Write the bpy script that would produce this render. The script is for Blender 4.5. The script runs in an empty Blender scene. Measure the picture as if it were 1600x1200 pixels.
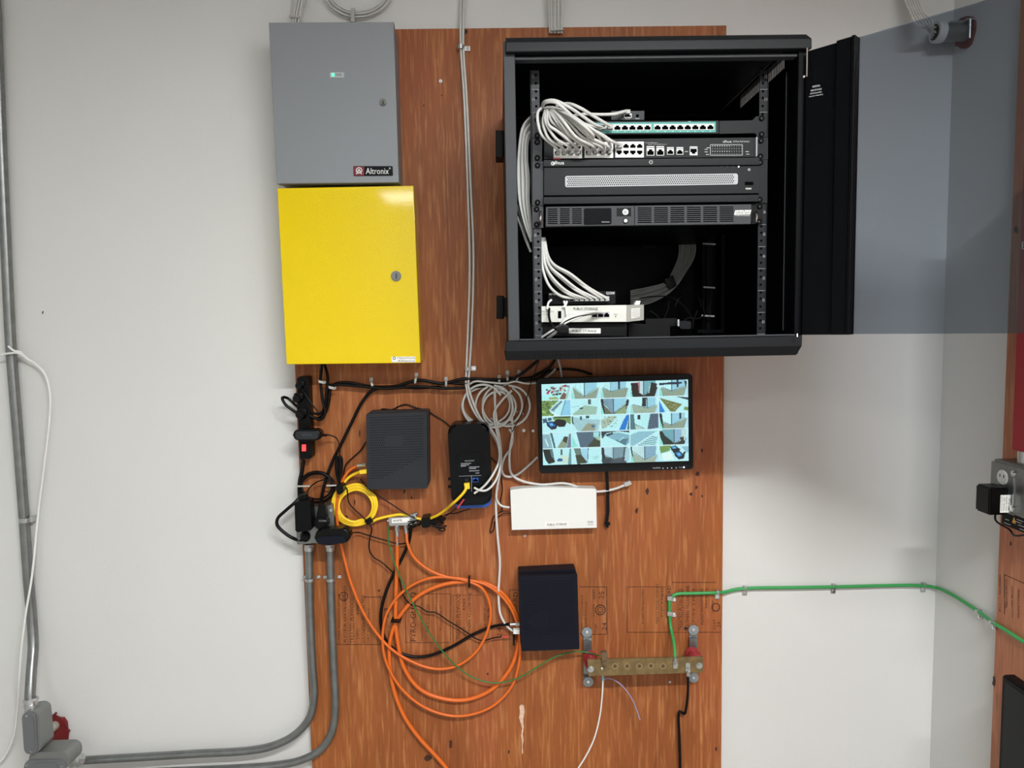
import bpy, bmesh, math, random
import numpy as np
from mathutils import Vector, Matrix
random.seed(7)
sc = bpy.context.scene
COL = sc.collection
# ------------------------------------------------------------------ camera
FPX = 1100.0
CAM = Vector((0.0, -1.88, 1.5))
Dc = Vector((238, 13400, 1100)).normalized()            # world down seen in camera axes (right, down, forward)
Xc = Vector((1, -.0190, .0149)); Xc = (Xc - Dc * Xc.dot(Dc)).normalized()
Yc = Xc.cross(Dc)
def to_world(v): return Vector((v.dot(Xc), v.dot(Yc), -v.dot(Dc)))
cd = bpy.data.cameras.new('camera'); cam = bpy.data.objects.new('camera', cd); COL.objects.link(cam)
cd.sensor_width = 36; cd.lens = FPX / 1600 * 36; cd.clip_start = .02
r_, u_, b_ = to_world(Vector((1, 0, 0))), to_world(Vector((0, -1, 0))), to_world(Vector((0, 0, -1)))
cam.matrix_world = Matrix(((r_.x, u_.x, b_.x, CAM.x), (r_.y, u_.y, b_.y, CAM.y), (r_.z, u_.z, b_.z, CAM.z), (0, 0, 0, 1)))
sc.camera = cam
# ------------------------------------------------------------------ light and exposure
w = bpy.data.worlds.new('world'); sc.world = w; w.use_nodes = True
w.node_tree.nodes['Background'].inputs[0].default_value = (.8, .85, .9, 1)
w.node_tree.nodes['Background'].inputs[1].default_value = .05
def area(x, y, z, sx, sy, e, sp):
    l = bpy.data.lights.new('ceiling_lamp', 'AREA'); l.shape = 'RECTANGLE'; l.size = sx; l.size_y = sy
    l.energy = e; l.color = (.98, .99, .99); l.spread = math.radians(sp)
    o = bpy.data.objects.new('ceiling_lamp', l); o.location = (x, y, z); COL.objects.link(o)
area(.55, -2.35, 2.70, 1.15, .09, 60, 168)
area(-.45, -4.95, 2.70, 1.2, .5, 30, 180)
sc.view_settings.view_transform = 'Standard'; sc.view_settings.look = 'None'
sc.view_settings.exposure = 0.93; sc.view_settings.gamma = 1.0; sc.view_settings.use_curve_mapping = False
# ------------------------------------------------------------------ helpers
def hit(px, py, pl):
    """point of the photograph's pixel on a real plane: pl = y of a plane parallel to the back wall, ('x', X), or (point, normal)"""
    d = to_world(Vector(((px - 800) / FPX, (py - 600) / FPX, 1)))
    if isinstance(pl, (int, float)): return CAM + d * ((pl - CAM.y) / d.y)
    if pl[0] == 'x': return CAM + d * ((pl[1] - CAM.x) / d.x)
    return CAM + d * ((pl[0] - CAM).dot(pl[1]) / d.dot(pl[1]))
def back(pl):
    if isinstance(pl, (int, float)): return Vector((0, 1, 0))
    if pl[0] == 'x': return Vector((1, 0, 0))
    return pl[1]
def lin(c):
    return tuple(((v / 255 + .055) / 1.055) ** 2.4 if v > 10 else v / 255 / 12.92 for v in c) + (1,)
MATS = {}
def mat(name, rgb, rough=.5, metal=0, bump=0, bscale=200, emit=0, spec=.5, var=0, vscale=8, coat=0):
    if name in MATS: return MATS[name]
    m = bpy.data.materials.new(name); m.use_nodes = True; nt = m.node_tree; p = nt.nodes['Principled BSDF']
    p.inputs['Base Color'].default_value = lin(rgb); p.inputs['Roughness'].default_value = rough
    p.inputs['Metallic'].default_value = metal; p.inputs['Specular IOR Level'].default_value = spec
    if coat: p.inputs['Coat Weight'].default_value = coat; p.inputs['Coat Roughness'].default_value = .06
    if emit:
        p.inputs['Emission Color'].default_value = lin(rgb); p.inputs['Emission Strength'].default_value = emit
    tc = nt.nodes.new('ShaderNodeTexCoord')
    if bump:
        n = nt.nodes.new('ShaderNodeTexNoise'); n.inputs['Scale'].default_value = bscale; n.inputs['Detail'].default_value = 3
        b = nt.nodes.new('ShaderNodeBump'); b.inputs['Strength'].default_value = bump; b.inputs['Distance'].default_value = .002
        nt.links.new(tc.outputs['Object'], n.inputs['Vector']); nt.links.new(n.outputs['Fac'], b.inputs['Height']); nt.links.new(b.outputs['Normal'], p.inputs['Normal'])
    if var:
        n = nt.nodes.new('ShaderNodeTexNoise'); n.inputs['Scale'].default_value = vscale; n.inputs['Detail'].default_value = 6
        r = nt.nodes.new('ShaderNodeValToRGB'); c = lin(rgb)
        r.color_ramp.elements[0].position = .3; r.color_ramp.elements[1].position = .7
        r.color_ramp.elements[0].color = tuple(v * (1 - var) for v in c[:3]) + (1,)
        r.color_ramp.elements[1].color = tuple(min(1, v * (1 + var)) for v in c[:3]) + (1,)
        nt.links.new(tc.outputs['Object'], n.inputs['Vector']); nt.links.new(n.outputs['Fac'], r.inputs['Fac']); nt.links.new(r.outputs['Color'], p.inputs['Base Color'])
    MATS[name] = m; return m
W = {}
def obj(name, bm, m, parent=None, kind=None, label=None, cat=None, group=None, smooth=True, ang=35):
    me = bpy.data.meshes.new(name)
    bmesh.ops.recalc_face_normals(bm, faces=bm.faces)
    bm.to_mesh(me); bm.free()
    vs = [v.co for v in me.vertices]
    lo = Vector([min(v[i] for v in vs) for i in range(3)]); hi = Vector([max(v[i] for v in vs) for i in range(3)])
    c = (lo + hi) / 2
    me.transform(Matrix.Translation(-c))
    if smooth and len(me.polygons):
        me.polygons.foreach_set('use_smooth', [True] * len(me.polygons)); me.set_sharp_from_angle(angle=math.radians(ang))
    if smooth and len(me.polygons) < 3000: wn = True
    else: wn = False
    for mm in (m if isinstance(m, (list, tuple)) else [m]): me.materials.append(mm)
    o = bpy.data.objects.new(name, me); COL.objects.link(o)
    if wn: q_m = o.modifiers.new('weighted_normals', 'WEIGHTED_NORMAL'); q_m.keep_sharp = True; q_m.mode = 'FACE_AREA'; q_m.weight = 90
    o.parent = parent; o.location = c - (W[parent.name] if parent else Vector())
    W[o.name] = c
    for k, v in (('kind', kind), ('label', label), ('category', cat), ('group', group)):
        if v: o[k] = v
    return o
def thing(name, label, cat, at, group=None):
    o = bpy.data.objects.new(name, None); COL.objects.link(o); o.empty_display_size = .03
    o.location = hit(at[0], at[1], at[2] if len(at) > 2 else 0.0); W[o.name] = o.location.copy()
    o['label'] = label; o['category'] = cat
    if group: o['group'] = group
    return o
def B(): return bmesh.new()
def box(bm, x0, x1, y0, y1, z0, z1, mi=0):
    vs = [bm.verts.new(c) for c in ((x0, y0, z0), (x1, y0, z0), (x1, y1, z0), (x0, y1, z0), (x0, y0, z1), (x1, y0, z1), (x1, y1, z1), (x0, y1, z1))]
    for f in ((0, 1, 2, 3), (4, 5, 6, 7), (0, 1, 5, 4), (1, 2, 6, 5), (2, 3, 7, 6), (3, 0, 4, 7)):
        bm.faces.new([vs[i] for i in f]).material_index = mi
def prism(bm, pts, vec, bevel=0, seg=2, mi=0):
    """solid from a polygon of 3D points pushed along vec; bevel rounds the rim of the first face"""
    a = [bm.verts.new(p) for p in pts]; b = [bm.verts.new(p + vec) for p in pts]; n = len(pts)
    f0 = bm.faces.new(a); fs = [f0, bm.faces.new(b[::-1])]
    for i in range(n): fs.append(bm.faces.new((a[i], a[(i + 1) % n], b[(i + 1) % n], b[i])))
    for f in fs: f.material_index = mi
    if bevel: bmesh.ops.bevel(bm, geom=list(f0.edges), offset=bevel, segments=seg, affect='EDGES', profile=.5)
def quad(x0, y0, x1, y1): return [(x0, y0), (x1, y0), (x1, y1), (x0, y1)]
def uq(q, u, v):
    a = (q[0][0] + (q[1][0] - q[0][0]) * u, q[0][1] + (q[1][1] - q[0][1]) * u)
    b = (q[3][0] + (q[2][0] - q[3][0]) * u, q[3][1] + (q[2][1] - q[3][1]) * u)
    return (a[0] + (b[0] - a[0]) * v, a[1] + (b[1] - a[1]) * v)
def rr(q, r, n=5):
    """quad with rounded corners (radius r pixels)"""
    out = []
    for i in range(4):
        p = Vector(q[i]); a = Vector(q[i - 1]); c = Vector(q[(i + 1) % 4])
        da = (a - p).normalized(); dc_ = (c - p).normalized(); ctr = p + da * r + dc_ * r
        for k in range(n + 1):
            t = k / n * math.pi / 2
            out.append(tuple(ctr - dc_ * r * math.cos(t) - da * r * math.sin(t)))
    return out
def slab(bm, pts, pl, depth, bevel=0, seg=2, mi=0):
    prism(bm, [hit(x, y, pl) for x, y in pts], back(pl) * depth, bevel, seg, mi)
def flat(bm, pts, pl, mi=0, lift=0):
    f = bm.faces.new([bm.verts.new(hit(x, y, pl) - back(pl) * lift) for x, y in pts]); f.material_index = mi
def disc(cx, cy, rx, ry=None, n=14): 
    ry = ry or rx
    return [(cx + rx * math.cos(2 * math.pi * k / n), cy + ry * math.sin(2 * math.pi * k / n)) for k in range(n)]
def cyl(bm, c, axis, r, h, n=16, r2=None, mi=0, bevel=0):
    axis = Vector(axis).normalized(); t = axis.orthogonal().normalized(); s = axis.cross(t); r2 = r if r2 is None else r2
    a = [bm.verts.new(c + (t * math.cos(2 * math.pi * k / n) + s * math.sin(2 * math.pi * k / n)) * r) for k in range(n)]
    b = [bm.verts.new(c + axis * h + (t * math.cos(2 * math.pi * k / n) + s * math.sin(2 * math.pi * k / n)) * r2) for k in range(n)]
    fs = [bm.faces.new(a[::-1]), bm.faces.new(b)]
    for k in range(n): fs.append(bm.faces.new((a[k], a[(k + 1) % n], b[(k + 1) % n], b[k])))
    for f in fs: f.material_index = mi
    if bevel: bmesh.ops.bevel(bm, geom=list(fs[1].edges), offset=bevel, segments=2, affect='EDGES')
def spline(pts, sub=6):
    P = [Vector(p) for p in pts]
    if len(P) < 3: return P
    P = [P[0] * 2 - P[1]] + P + [P[-1] * 2 - P[-2]]; out = []
    for i in range(1, len(P) - 2):
        p0, p1, p2, p3 = P[i - 1:i + 3]
        t0 = 0; t1 = t0 + max((p1 - p0).length, 1e-5) ** .5; t2 = t1 + max((p2 - p1).length, 1e-5) ** .5; t3 = t2 + max((p3 - p2).length, 1e-5) ** .5
        for k in range(sub):
            t = t1 + (t2 - t1) * k / sub
            A1 = p0 * ((t1 - t) / (t1 - t0)) + p1 * ((t - t0) / (t1 - t0)); A2 = p1 * ((t2 - t) / (t2 - t1)) + p2 * ((t - t1) / (t2 - t1))
            A3 = p2 * ((t3 - t) / (t3 - t2)) + p3 * ((t - t2) / (t3 - t2))
            B1 = A1 * ((t2 - t) / (t2 - t0)) + A2 * ((t - t0) / (t2 - t0)); B2 = A2 * ((t3 - t) / (t3 - t1)) + A3 * ((t - t1) / (t3 - t1))
            out.append(B1 * ((t2 - t) / (t2 - t1)) + B2 * ((t - t1) / (t2 - t1)))
    out.append(P[-2]); return out
def tube(bm, P, r, n=8, mi=0):
    rings = []; nrm = None
    for i, p in enumerate(P):
        t = (P[min(i + 1, len(P) - 1)] - P[max(i - 1, 0)]).normalized()
        if nrm is None: nrm = t.orthogonal().normalized()
        nrm = (nrm - t * nrm.dot(t)); nrm = nrm.normalized() if nrm.length > 1e-6 else t.orthogonal().normalized()
        s = t.cross(nrm)
        rings.append([bm.verts.new(p + (nrm * math.cos(2 * math.pi * k / n) + s * math.sin(2 * math.pi * k / n)) * r) for k in range(n)])
    for a, b in zip(rings, rings[1:]):
        for k in range(n): bm.faces.new((a[k], a[(k + 1) % n], b[(k + 1) % n], b[k])).material_index = mi
    bm.faces.new(rings[0][::-1]).material_index = mi; bm.faces.new(rings[-1]).material_index = mi
def pxr(wpx, Y=0): return wpx / 2 * (Y - CAM.y) / FPX
def C3(p, Y): return p if isinstance(p, Vector) else hit(p[0], p[1], p[2] if len(p) > 2 else Y)
def cable(name, pts, wpx, m, label=None, cat='cable', Y=-.008, group=None, parent=None, sub=6, n=8, straight=False, r=None):
    bm = B(); P = [C3(p, Y) for p in pts]
    tube(bm, P if straight else spline(P, sub), r or pxr(wpx, Y), n)
    return obj(name, bm, m, parent, label=label, cat=cat if label and not parent else None, group=group, ang=50)
TXT = {}
def glyphs(s):
    if s not in TXT:
        c = bpy.data.curves.new('t', 'FONT'); c.body = s; c.resolution_u = 2
        o = bpy.data.objects.new('t', c); COL.objects.link(o)
        me = bpy.data.meshes.new_from_object(o)
        v = np.array([tuple(x.co)[:2] for x in me.vertices]); lo, hi = v.min(0), v.max(0)
        v = (v - lo) / np.maximum(hi - lo, 1e-6)
        TXT[s] = (v, [tuple(p.vertices) for p in me.polygons])
        bpy.data.objects.remove(o); bpy.data.curves.remove(c); bpy.data.meshes.remove(me)
    return TXT[s]
def txt(bm, s, q, pl, lift=.0006, mi=0):
    v, f = glyphs(s); bk = back(pl)
    vs = [bm.verts.new(hit(*uq(q, a, 1 - b), pl) - bk * lift) for a, b in v]
    for p in f:
        try: bm.faces.new([vs[i] for i in p]).material_index = mi
        except ValueError: pass
def text(s, q, pl, m, parent, lift=.0006, name='lettering'):
    bm = B(); txt(bm, s, q, pl, lift); return obj(name, bm, m, parent, smooth=False)
def vq(xl, xr, yt, yb): return [(xl, yb), (xl, yt), (xr, yt), (xr, yb)]     # writing that reads upwards
# ------------------------------------------------------------------ materials
M_wall = mat('wall_paint', (212, 212, 210), .62, bump=.12, bscale=160, var=.012, vscale=3)
M_ceil = mat('ceiling_paint', (196, 196, 194), .9)
M_floor = mat('floor_concrete', (150, 148, 142), .6, var=.1)
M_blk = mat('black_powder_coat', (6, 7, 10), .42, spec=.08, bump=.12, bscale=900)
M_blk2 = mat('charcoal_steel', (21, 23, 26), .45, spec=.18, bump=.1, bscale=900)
M_ear = mat('grey_and_lit_steel', (62, 64, 67), .5, spec=.2, bump=.1, bscale=900)  # grey steel, also black left-hand rack parts with their reflected light painted in
M_pl = mat('black_plastic', (10, 11, 13), .42, spec=.14, bump=.1, bscale=700)
M_mpl = mat('dark_slate_plastic', (42, 45, 49), .5, spec=.2, bump=.1, bscale=700)
M_rub = mat('black_rubber', (8, 8, 9), .34, spec=.2)
M_hole = mat('socket_dark', (4, 4, 5), .8, spec=.03)
M_scr = mat('black_screw', (5, 5, 6), .5, spec=.06)
M_wht = mat('white_plastic', (226, 227, 224), .42)
M_wcab = mat('white_cable_jacket', (205, 205, 201), .42, var=.04, vscale=60)
M_gcab = mat('grey_cable_jacket', (170, 170, 168), .45)
M_ywl = mat('yellow_enamel', (230, 200, 0), .2, bump=.16, bscale=330, coat=.4, spec=.25)
M_ycab = mat('yellow_cable_jacket', (245, 205, 40), .4)
M_ocab = mat('orange_cable_jacket', (214, 102, 30), .42)
M_gren = mat('green_wire_jacket', (52, 150, 78), .4)
M_dgren = mat('dark_green_wire_jacket', (44, 110, 50), .4)
M_grey = mat('grey_enamel', (134, 138, 142), .42, bump=.08, bscale=400, metal=.1)
M_zinc = mat('zinc_steel', (190, 192, 192), .3, metal=.9, bump=.15, bscale=120, var=.08, vscale=60)
M_galv = mat('galvanised_steel', (132, 135, 134), .36, metal=.8, bump=.1, bscale=80, var=.12, vscale=40)
M_lock = mat('lock_steel', (120, 120, 116), .3, metal=.8)
M_chr = mat('chrome', (225, 225, 225), .12, metal=1)
M_lb = mat('cast_grey_fitting', (128, 130, 128), .45, metal=.4, bump=.3, bscale=300)
M_red = mat('red_firestop_putty', (112, 22, 24), .5, bump=.6, bscale=120, var=.12, vscale=30)
M_redbox = mat('red_enamel', (150, 16, 30), .4)
M_teal = mat('teal_panel', (52, 150, 140), .45)
M_ink = mat('white_print', (232, 232, 232), .6)
M_dink = mat('black_print', (25, 25, 28), .6)
M_clear = mat('translucent_nylon', (176, 176, 172), .35)
M_brass = mat('tarnished_copper', (128, 108, 72), .5, metal=.55, bump=.3, bscale=120, var=.25, vscale=50)
M_ins = mat('red_insulator', (150, 44, 50), .42, var=.15, vscale=60)
M_insp = mat('dusty_red_insulator', (186, 104, 100), .6)
M_blue = mat('blue_plastic', (20, 80, 170), .35)
M_lcd = mat('dark_lcd', (6, 8, 12), .2, spec=.2)
M_redlt = mat('red_lamp', (255, 40, 40), .3, emit=2.5)
M_grnlt = mat('green_lamp', (60, 235, 150), .3, emit=1.3)
M_bluelt = mat('blue_white_lamp', (190, 200, 255), .3, emit=2)
M_label = mat('white_label', (235, 235, 230), .5)
M_navy = mat('navy_black_plastic', (16, 19, 30), .5, spec=.16, bump=.1, bscale=700)
M_perf = mat('silver_perforated_steel', (176, 178, 181), .5)
M_lav = mat('lavender_wire', (150, 140, 170), .4)
M_smear = mat('white_plaster_smear', (212, 180, 158), .7, var=.25, vscale=90)

def wood(name, base, dark, light, pink, axis='z'):
    m = bpy.data.materials.new(name); m.use_nodes = True; nt = m.node_tree; L = nt.links.new; p = nt.nodes['Principled BSDF']
    p.inputs['Roughness'].default_value = .52; p.inputs['Specular IOR Level'].default_value = .35
    tc = nt.nodes.new('ShaderNodeTexCoord')
    def noise(sx, sz, scale, det=4, dist=0):
        mp = nt.nodes.new('ShaderNodeMapping'); mp.inputs['Scale'].default_value = (sx, sx, sz)
        n = nt.nodes.new('ShaderNodeTexNoise'); n.inputs['Scale'].default_value = scale; n.inputs['Detail'].default_value = det; n.inputs['Distortion'].default_value = dist
        L(tc.outputs['Object'], mp.inputs['Vector']); L(mp.outputs['Vector'], n.inputs['Vector']); return n
    def ramp(n, a, b, ca=(0, 0, 0, 1), cb=(1, 1, 1, 1)):
        r = nt.nodes.new('ShaderNodeValToRGB'); e = r.color_ramp.elements; e[0].position = a; e[1].position = b; e[0].color = ca; e[1].color = cb
        L(n.outputs['Fac'], r.inputs['Fac']); return r
    def mix(f, a, b):
        x = nt.nodes.new('ShaderNodeMix'); x.data_type = 'RGBA'
        L(f.outputs['Color'], x.inputs['Factor'])
        for s, v in ((6, a), (7, b)):
            if isinstance(v, tuple): x.inputs[s].default_value = v
            else: L(v, x.inputs[s])
        return x.outputs[2]
    n1 = noise(1, .10, 9, 5, .6)                   # broad grain bands
    c = mix(ramp(n1, .35, .68), lin(dark), lin(base))
    n5 = noise(1, .45, 3.1, 5, .4); c = mix(ramp(n5, .52, .74), c, lin(pink))
    n2 = noise(1, .07, 150, 3)                    # fine fibres
    c = mix(ramp(n2, .50, .74, (0, 0, 0, 1), (.6,) * 3 + (1,)), c, lin(light))
    n3 = noise(1, .06, 110, 3); c = mix(ramp(n3, .52, .78, (0, 0, 0, 1), (.4,) * 3 + (1,)), c, lin(tuple(v * .66 for v in dark)))
    n4 = noise(1, .16, 34, 2); c = mix(ramp(n4, .66, .74, (0, 0, 0, 1), (.5,) * 3 + (1,)), c, lin(light))
    L(c, p.inputs['Base Color'])
    b = nt.nodes.new('ShaderNodeBump'); b.inputs['Strength'].default_value = .25; b.inputs['Distance'].default_value = .001
    L(n2.outputs['Fac'], b.inputs['Height']); L(b.outputs['Normal'], p.inputs['Normal'])
    return m
M_ply = wood('fire_treated_plywood', (156, 90, 44), (134, 74, 35), (192, 130, 80), (156, 84, 50))
M_ply2 = wood('fire_treated_plywood_side', (190, 124, 88), (170, 106, 74), (206, 146, 110), (186, 114, 84))
M_plyedge = mat('plywood_edge', (150, 100, 66), .8, var=.2, vscale=60)
def inkmat():
    m = bpy.data.materials.new('faded_brown_ink'); m.use_nodes = True; nt = m.node_tree; p = nt.nodes['Principled BSDF']
    p.inputs['Base Color'].default_value = lin((52, 26, 14)); p.inputs['Roughness'].default_value = .7
    n = nt.nodes.new('ShaderNodeTexNoise'); n.inputs['Scale'].default_value = 45; n.inputs['Detail'].default_value = 5
    r = nt.nodes.new('ShaderNodeMapRange'); r.inputs[1].default_value = .36; r.inputs[2].default_value = .56; r.inputs[3].default_value = .5; r.inputs[4].default_value = 1.0
    tc = nt.nodes.new('ShaderNodeTexCoord'); nt.links.new(tc.outputs['Object'], n.inputs['Vector'])
    nt.links.new(n.outputs['Fac'], r.inputs[0]); nt.links.new(r.outputs[0], p.inputs['Alpha']); return m
M_stamp = inkmat()
def glassmat():
    m = bpy.data.materials.new('smoked_glass'); m.use_nodes = True; nt = m.node_tree
    for n in list(nt.nodes): nt.nodes.remove(n)
    o = nt.nodes.new('ShaderNodeOutputMaterial'); t = nt.nodes.new('ShaderNodeBsdfTransparent'); g = nt.nodes.new('ShaderNodeBsdfGlossy')
    f = nt.nodes.new('ShaderNodeFresnel'); f.inputs[0].default_value = 1.45; x = nt.nodes.new('ShaderNodeMixShader')
    t.inputs[0].default_value = (.59, .63, .68, 1); g.inputs['Roughness'].default_value = .02
    nt.links.new(f.outputs[0], x.inputs[0]); nt.links.new(t.outputs[0], x.inputs[1]); nt.links.new(g.outputs[0], x.inputs[2]); nt.links.new(x.outputs[0], o.inputs[0]); return m
M_glass = glassmat()

# ------------------------------------------------------------------ setting
WY = .018
XW = hit(1472, 600, WY).x
XLW, YR, ZC = -2.6, -6.0, 2.74
def wallobj(name, *a):
    bm = B(); box(bm, *a); return obj(name, bm, {'floor': M_floor, 'ceiling': M_ceil}.get(name, M_wall), kind='structure', smooth=False)
wallobj('wall_back', XLW - .1, XW + .1, WY, WY + .1, 0, ZC)
wallobj('wall_right', XW, XW + .1, YR, WY, 0, ZC)
wallobj('wall_left', XLW - .1, XLW, YR, WY, 0, ZC)
wallobj('wall_front', XLW - .1, XW + .1, YR - .1, YR, 0, ZC)
wallobj('floor', XLW - .1, XW + .1, YR - .1, WY + .1, -.1, 0)
wallobj('ceiling', XLW - .1, XW + .1, YR - .1, WY + .1, ZC, ZC + .1)

# plywood backboard
ply = thing('plywood_board', 'large orange-brown fire-treated plywood sheet on the white back wall behind the equipment', 'board', (800, 1190))
bm = B(); xl = hit(462, 600, 0).x; xr = hit(1131, 600, 0).x; zt = hit(850, 43, 0).z
box(bm, xl, xr, 0, WY - .0004, .02, zt); obj('sheet', bm, M_ply, ply, smooth=False)
def jag(cx, cy, rx, ry, n=11):
    return [(cx + rx * math.cos(2 * math.pi * k / n) * random.uniform(.6, 1.2), cy + ry * math.sin(2 * math.pi * k / n) * random.uniform(.6, 1.2)) for k in range(n)]
M_knot = mat('dark_knot', (58, 28, 14), .7, var=.3, vscale=80)
for x, y, rx, ry in ((554, 785, 1.6, 5), (541, 808, 2.6, 3), (704, 1163, 3, 8), (668, 1184, 7, 5), (1090, 740, 3.5, 4), (1088, 761, 2.2, 4), (1080, 772, 3, 3.5), (1011, 768, 3, 5),
                     (995, 798, 2.4, 5), (1097, 704, 1.5, 4), (1097, 775, 1.4, 3), (562, 677, 1.4, 6), (632, 768, 2, 4), (643, 778, 1.2, 3), (592, 923, 2, 2), (762, 1053, 2, 2), (1119, 1170, 2, 4), (795, 1175, 1.5, 3),
                     (662, 165, 1.2, 2), (690, 149, 1.5, 1.5), (727, 50, 4, 4), (1072, 982, 4, 3)):
    bm = B(); flat(bm, jag(x, y, rx, ry), -.0004); obj('knot', bm, M_knot, ply, smooth=False)
# printed stamps
def frame(bm, x0, y0, x1, y1, Y=-.0004, t=.5, sides='tblr'):
    if 't' in sides: flat(bm, quad(x0, y0 - t, x1, y0 + t), Y)
    if 'b' in sides: flat(bm, quad(x0, y1 - t, x1, y1 + t), Y)
    if 'l' in sides: flat(bm, quad(x0 - t, y0, x0 + t, y1), Y)
    if 'r' in sides: flat(bm, quad(x1 - t, y0, x1 + t, y1), Y)
def ring(bm, cx, cy, r, w_, pl=-.0004, n=24):
    for k in range(n):
        a, b = 2 * math.pi * k / n, 2 * math.pi * (k + 1) / n
        flat(bm, [(cx + (r + s) * math.cos(t), cy + (r + s) * math.sin(t)) for s, t in ((-w_, a), (w_, a), (w_, b), (-w_, b))], pl)
def stamp(fn):
    bm = B(); fn(bm); obj('printed_stamp', bm, M_stamp, ply, smooth=False)
S = -.0004
def s1(bm):
    frame(bm, 527, 935, 605, 1007, sides='b'); frame(bm, 570, 933, 605, 1007, sides='t')
    for s, a, b, c, d in (('LUMBER PRODUCTS GROUP', 528, 531, 928, 1006), ('AWPA U1', 537, 541, 960, 1005), ('UL CERTIFIED', 537, 541, 915, 955), ('TREATED PLYWOOD', 547, 553, 932, 1005), ('17PO', 557, 561, 982, 998), ('R7003', 557, 561, 940, 960),
                          ('SOUTHERN YELLOW PINE', 565, 571, 930, 1005), ('DRY KILN ONLY', 574, 577, 950, 1004), ('KDAT', 592, 596, 930, 945), ('23', 600, 607, 950, 966)): txt(bm, s, vq(a, b, c, d), S, 0)
    ring(bm, 537, 932, 6.5, .7); txt(bm, 'UL', vq(534, 540, 928, 936), S, 0)
stamp(s1)
def s2(bm):
    frame(bm, 634, 928, 704, 1004, t=.4)
    for s, a, b, c, d in (('PYRO-GUARD', 641, 650, 925, 1002), ('TREATED WOOD PRODUCT', 658, 661, 930, 1002), ('THICK/650/TION', 666, 671, 945, 988), ('MONITORED BY', 687, 690, 945, 985), ('PLANT No 3 USA', 680, 683, 930, 960),) : txt(bm, s, vq(a, b, c, d), S, 0)
stamp(s2)
def s2b(bm):
    frame(bm, 708, 930, 752, 1003, t=.35, sides='lt')
    for s, a, b, c, d in s2b_rows: txt(bm, s, vq(a, b, c, d), S, 0)
s2b_rows = (('TREATED PLYWOOD', 713, 719, 928, 999), ('R7003', 723, 727, 936, 953), ('17PO', 723, 727, 980, 992), ('SOUTHERN YELLOW PINE', 731, 736, 926, 1000), ('KDAT 1 PLANT 107', 756, 759, 950, 985), ('23', 762, 767, 950, 970), ('24', 777, 784, 980, 996))
stamp(s2b)
def s3(bm):
    frame(bm, 796, 922, 812, 1000, t=.4, sides='tl'); txt(bm, 'GUARD', vq(802, 809, 925, 965), S, 0)
stamp(s3)
def s3b(bm):
    frame(bm, 906, 917, 948, 991, t=.5, sides='trb')
    for s, a, b, c, d in (('LUMBER PRODUCTS GROUP', 908, 911, 930, 988), ('CLASSIFIED PLYWOOD', 914, 917, 940, 986), ('KDAT', 926, 930, 921, 936), ('25', 936, 944, 924, 936), ('24', 941, 948, 973, 985), ('KDAT', 929, 933, 974, 988)): txt(bm, s, vq(a, b, c, d), S, 0)
    ring(bm, 938, 953, 7.6, .8); ring(bm, 938, 953, 4.2, .5); txt(bm, 'CLASSIFIED', vq(926, 929, 944, 963), S, 0)
stamp(s3b)
def s4(bm):
    frame(bm, 980, 917, 1127, 988, t=.45, sides='lb'); frame(bm, 980, 917, 1040, 988, t=.45, sides='t'); frame(bm, 1050, 910, 1118, 988, t=.45, sides='t')
    for s, a, b, c, d in (('PLANT 107 REDFORD', 1003, 1006, 920, 975), ('TREATED WOOD PRODUCT', 1025, 1029, 912, 975), ('THICKNESS', 1033, 1037, 918, 965), ('PYRO-GUARD', 1043, 1048, 915, 975), ('TREATED PLYWOOD', 1060, 1067, 920, 985),
                          ('SOUTHERN YELLOW PINE', 1072, 1077, 915, 984), ('R7003 17PO', 1082, 1086, 920, 980), ('PLANT MONITORED', 1095, 1099, 920, 976), ('DRY KILN', 1102, 1105, 920, 950), ('KDAT', 1114, 1118, 968, 983), ('24', 1120, 1126, 972, 980)): txt(bm, s, vq(a, b, c, d), S, 0)
    ring(bm, 1118.5, 949, 6, .8, n=20); txt(bm, 'CLASSIFIED', vq(1112, 1115, 938, 958), S, 0)
stamp(s4)
bm = B(); slab(bm, [(811.5, 1104), (814, 1101), (818.5, 1102), (820, 1112), (818.5, 1119), (817.5, 1125), (818.5, 1136), (816.8, 1148), (818.2, 1156), (816.4, 1166), (817.5, 1176), (815.4, 1179), (815.6, 1160), (814.2, 1150), (815.6, 1138), (813.8, 1131), (811, 1122), (812.3, 1112)], -.0008, .0008); obj('plaster_smear', bm, M_smear, ply, label='pinkish white plaster smear')

# plywood on the right wall
ply2 = thing('plywood_board', 'narrow strip of reddish plywood sheet on the right side wall', 'board', (1570, 1100, ('x', XW)))
X2 = XW - .018; ye = hit(1571, 600, ('x', X2)).y
bm = B(); box(bm, X2, XW, ye - 1.2, ye, .02, hit(1590, 0, ('x', X2)).z + .5); obj('sheet', bm, M_ply2, ply2, smooth=False)
for x, y, rx, ry in ((1588, 358, 4, 7), (1553, 1065, 2.5, 10), (1579, 849, 1.5, 4)):
    bm = B(); flat(bm, jag(x, y, rx, ry), ('x', X2 - .0005)); obj('knot', bm, M_knot, ply2, smooth=False)
bm = B(); PX2 = ('x', X2 - .0005)
for s, a, b, c, d in (('PYRO-GUARD', 1561, 1564, 898, 955), ('TREATED PLYWOOD', 1571, 1574, 905, 950), ('SOUTHERN YELLOW', 1580, 1583, 915, 965), ('MONITORED', 1590, 1593, 920, 965)): txt(bm, s, vq(a, b, c, d), PX2, 0)
flat(bm, [(1569, 897), (1600, 911), (1600, 912), (1569, 898)], PX2); flat(bm, [(1569, 897), (1570, 897), (1570, 960), (1569, 960)], PX2)
obj('printed_stamp', bm, M_stamp, ply2, smooth=False)

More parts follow.
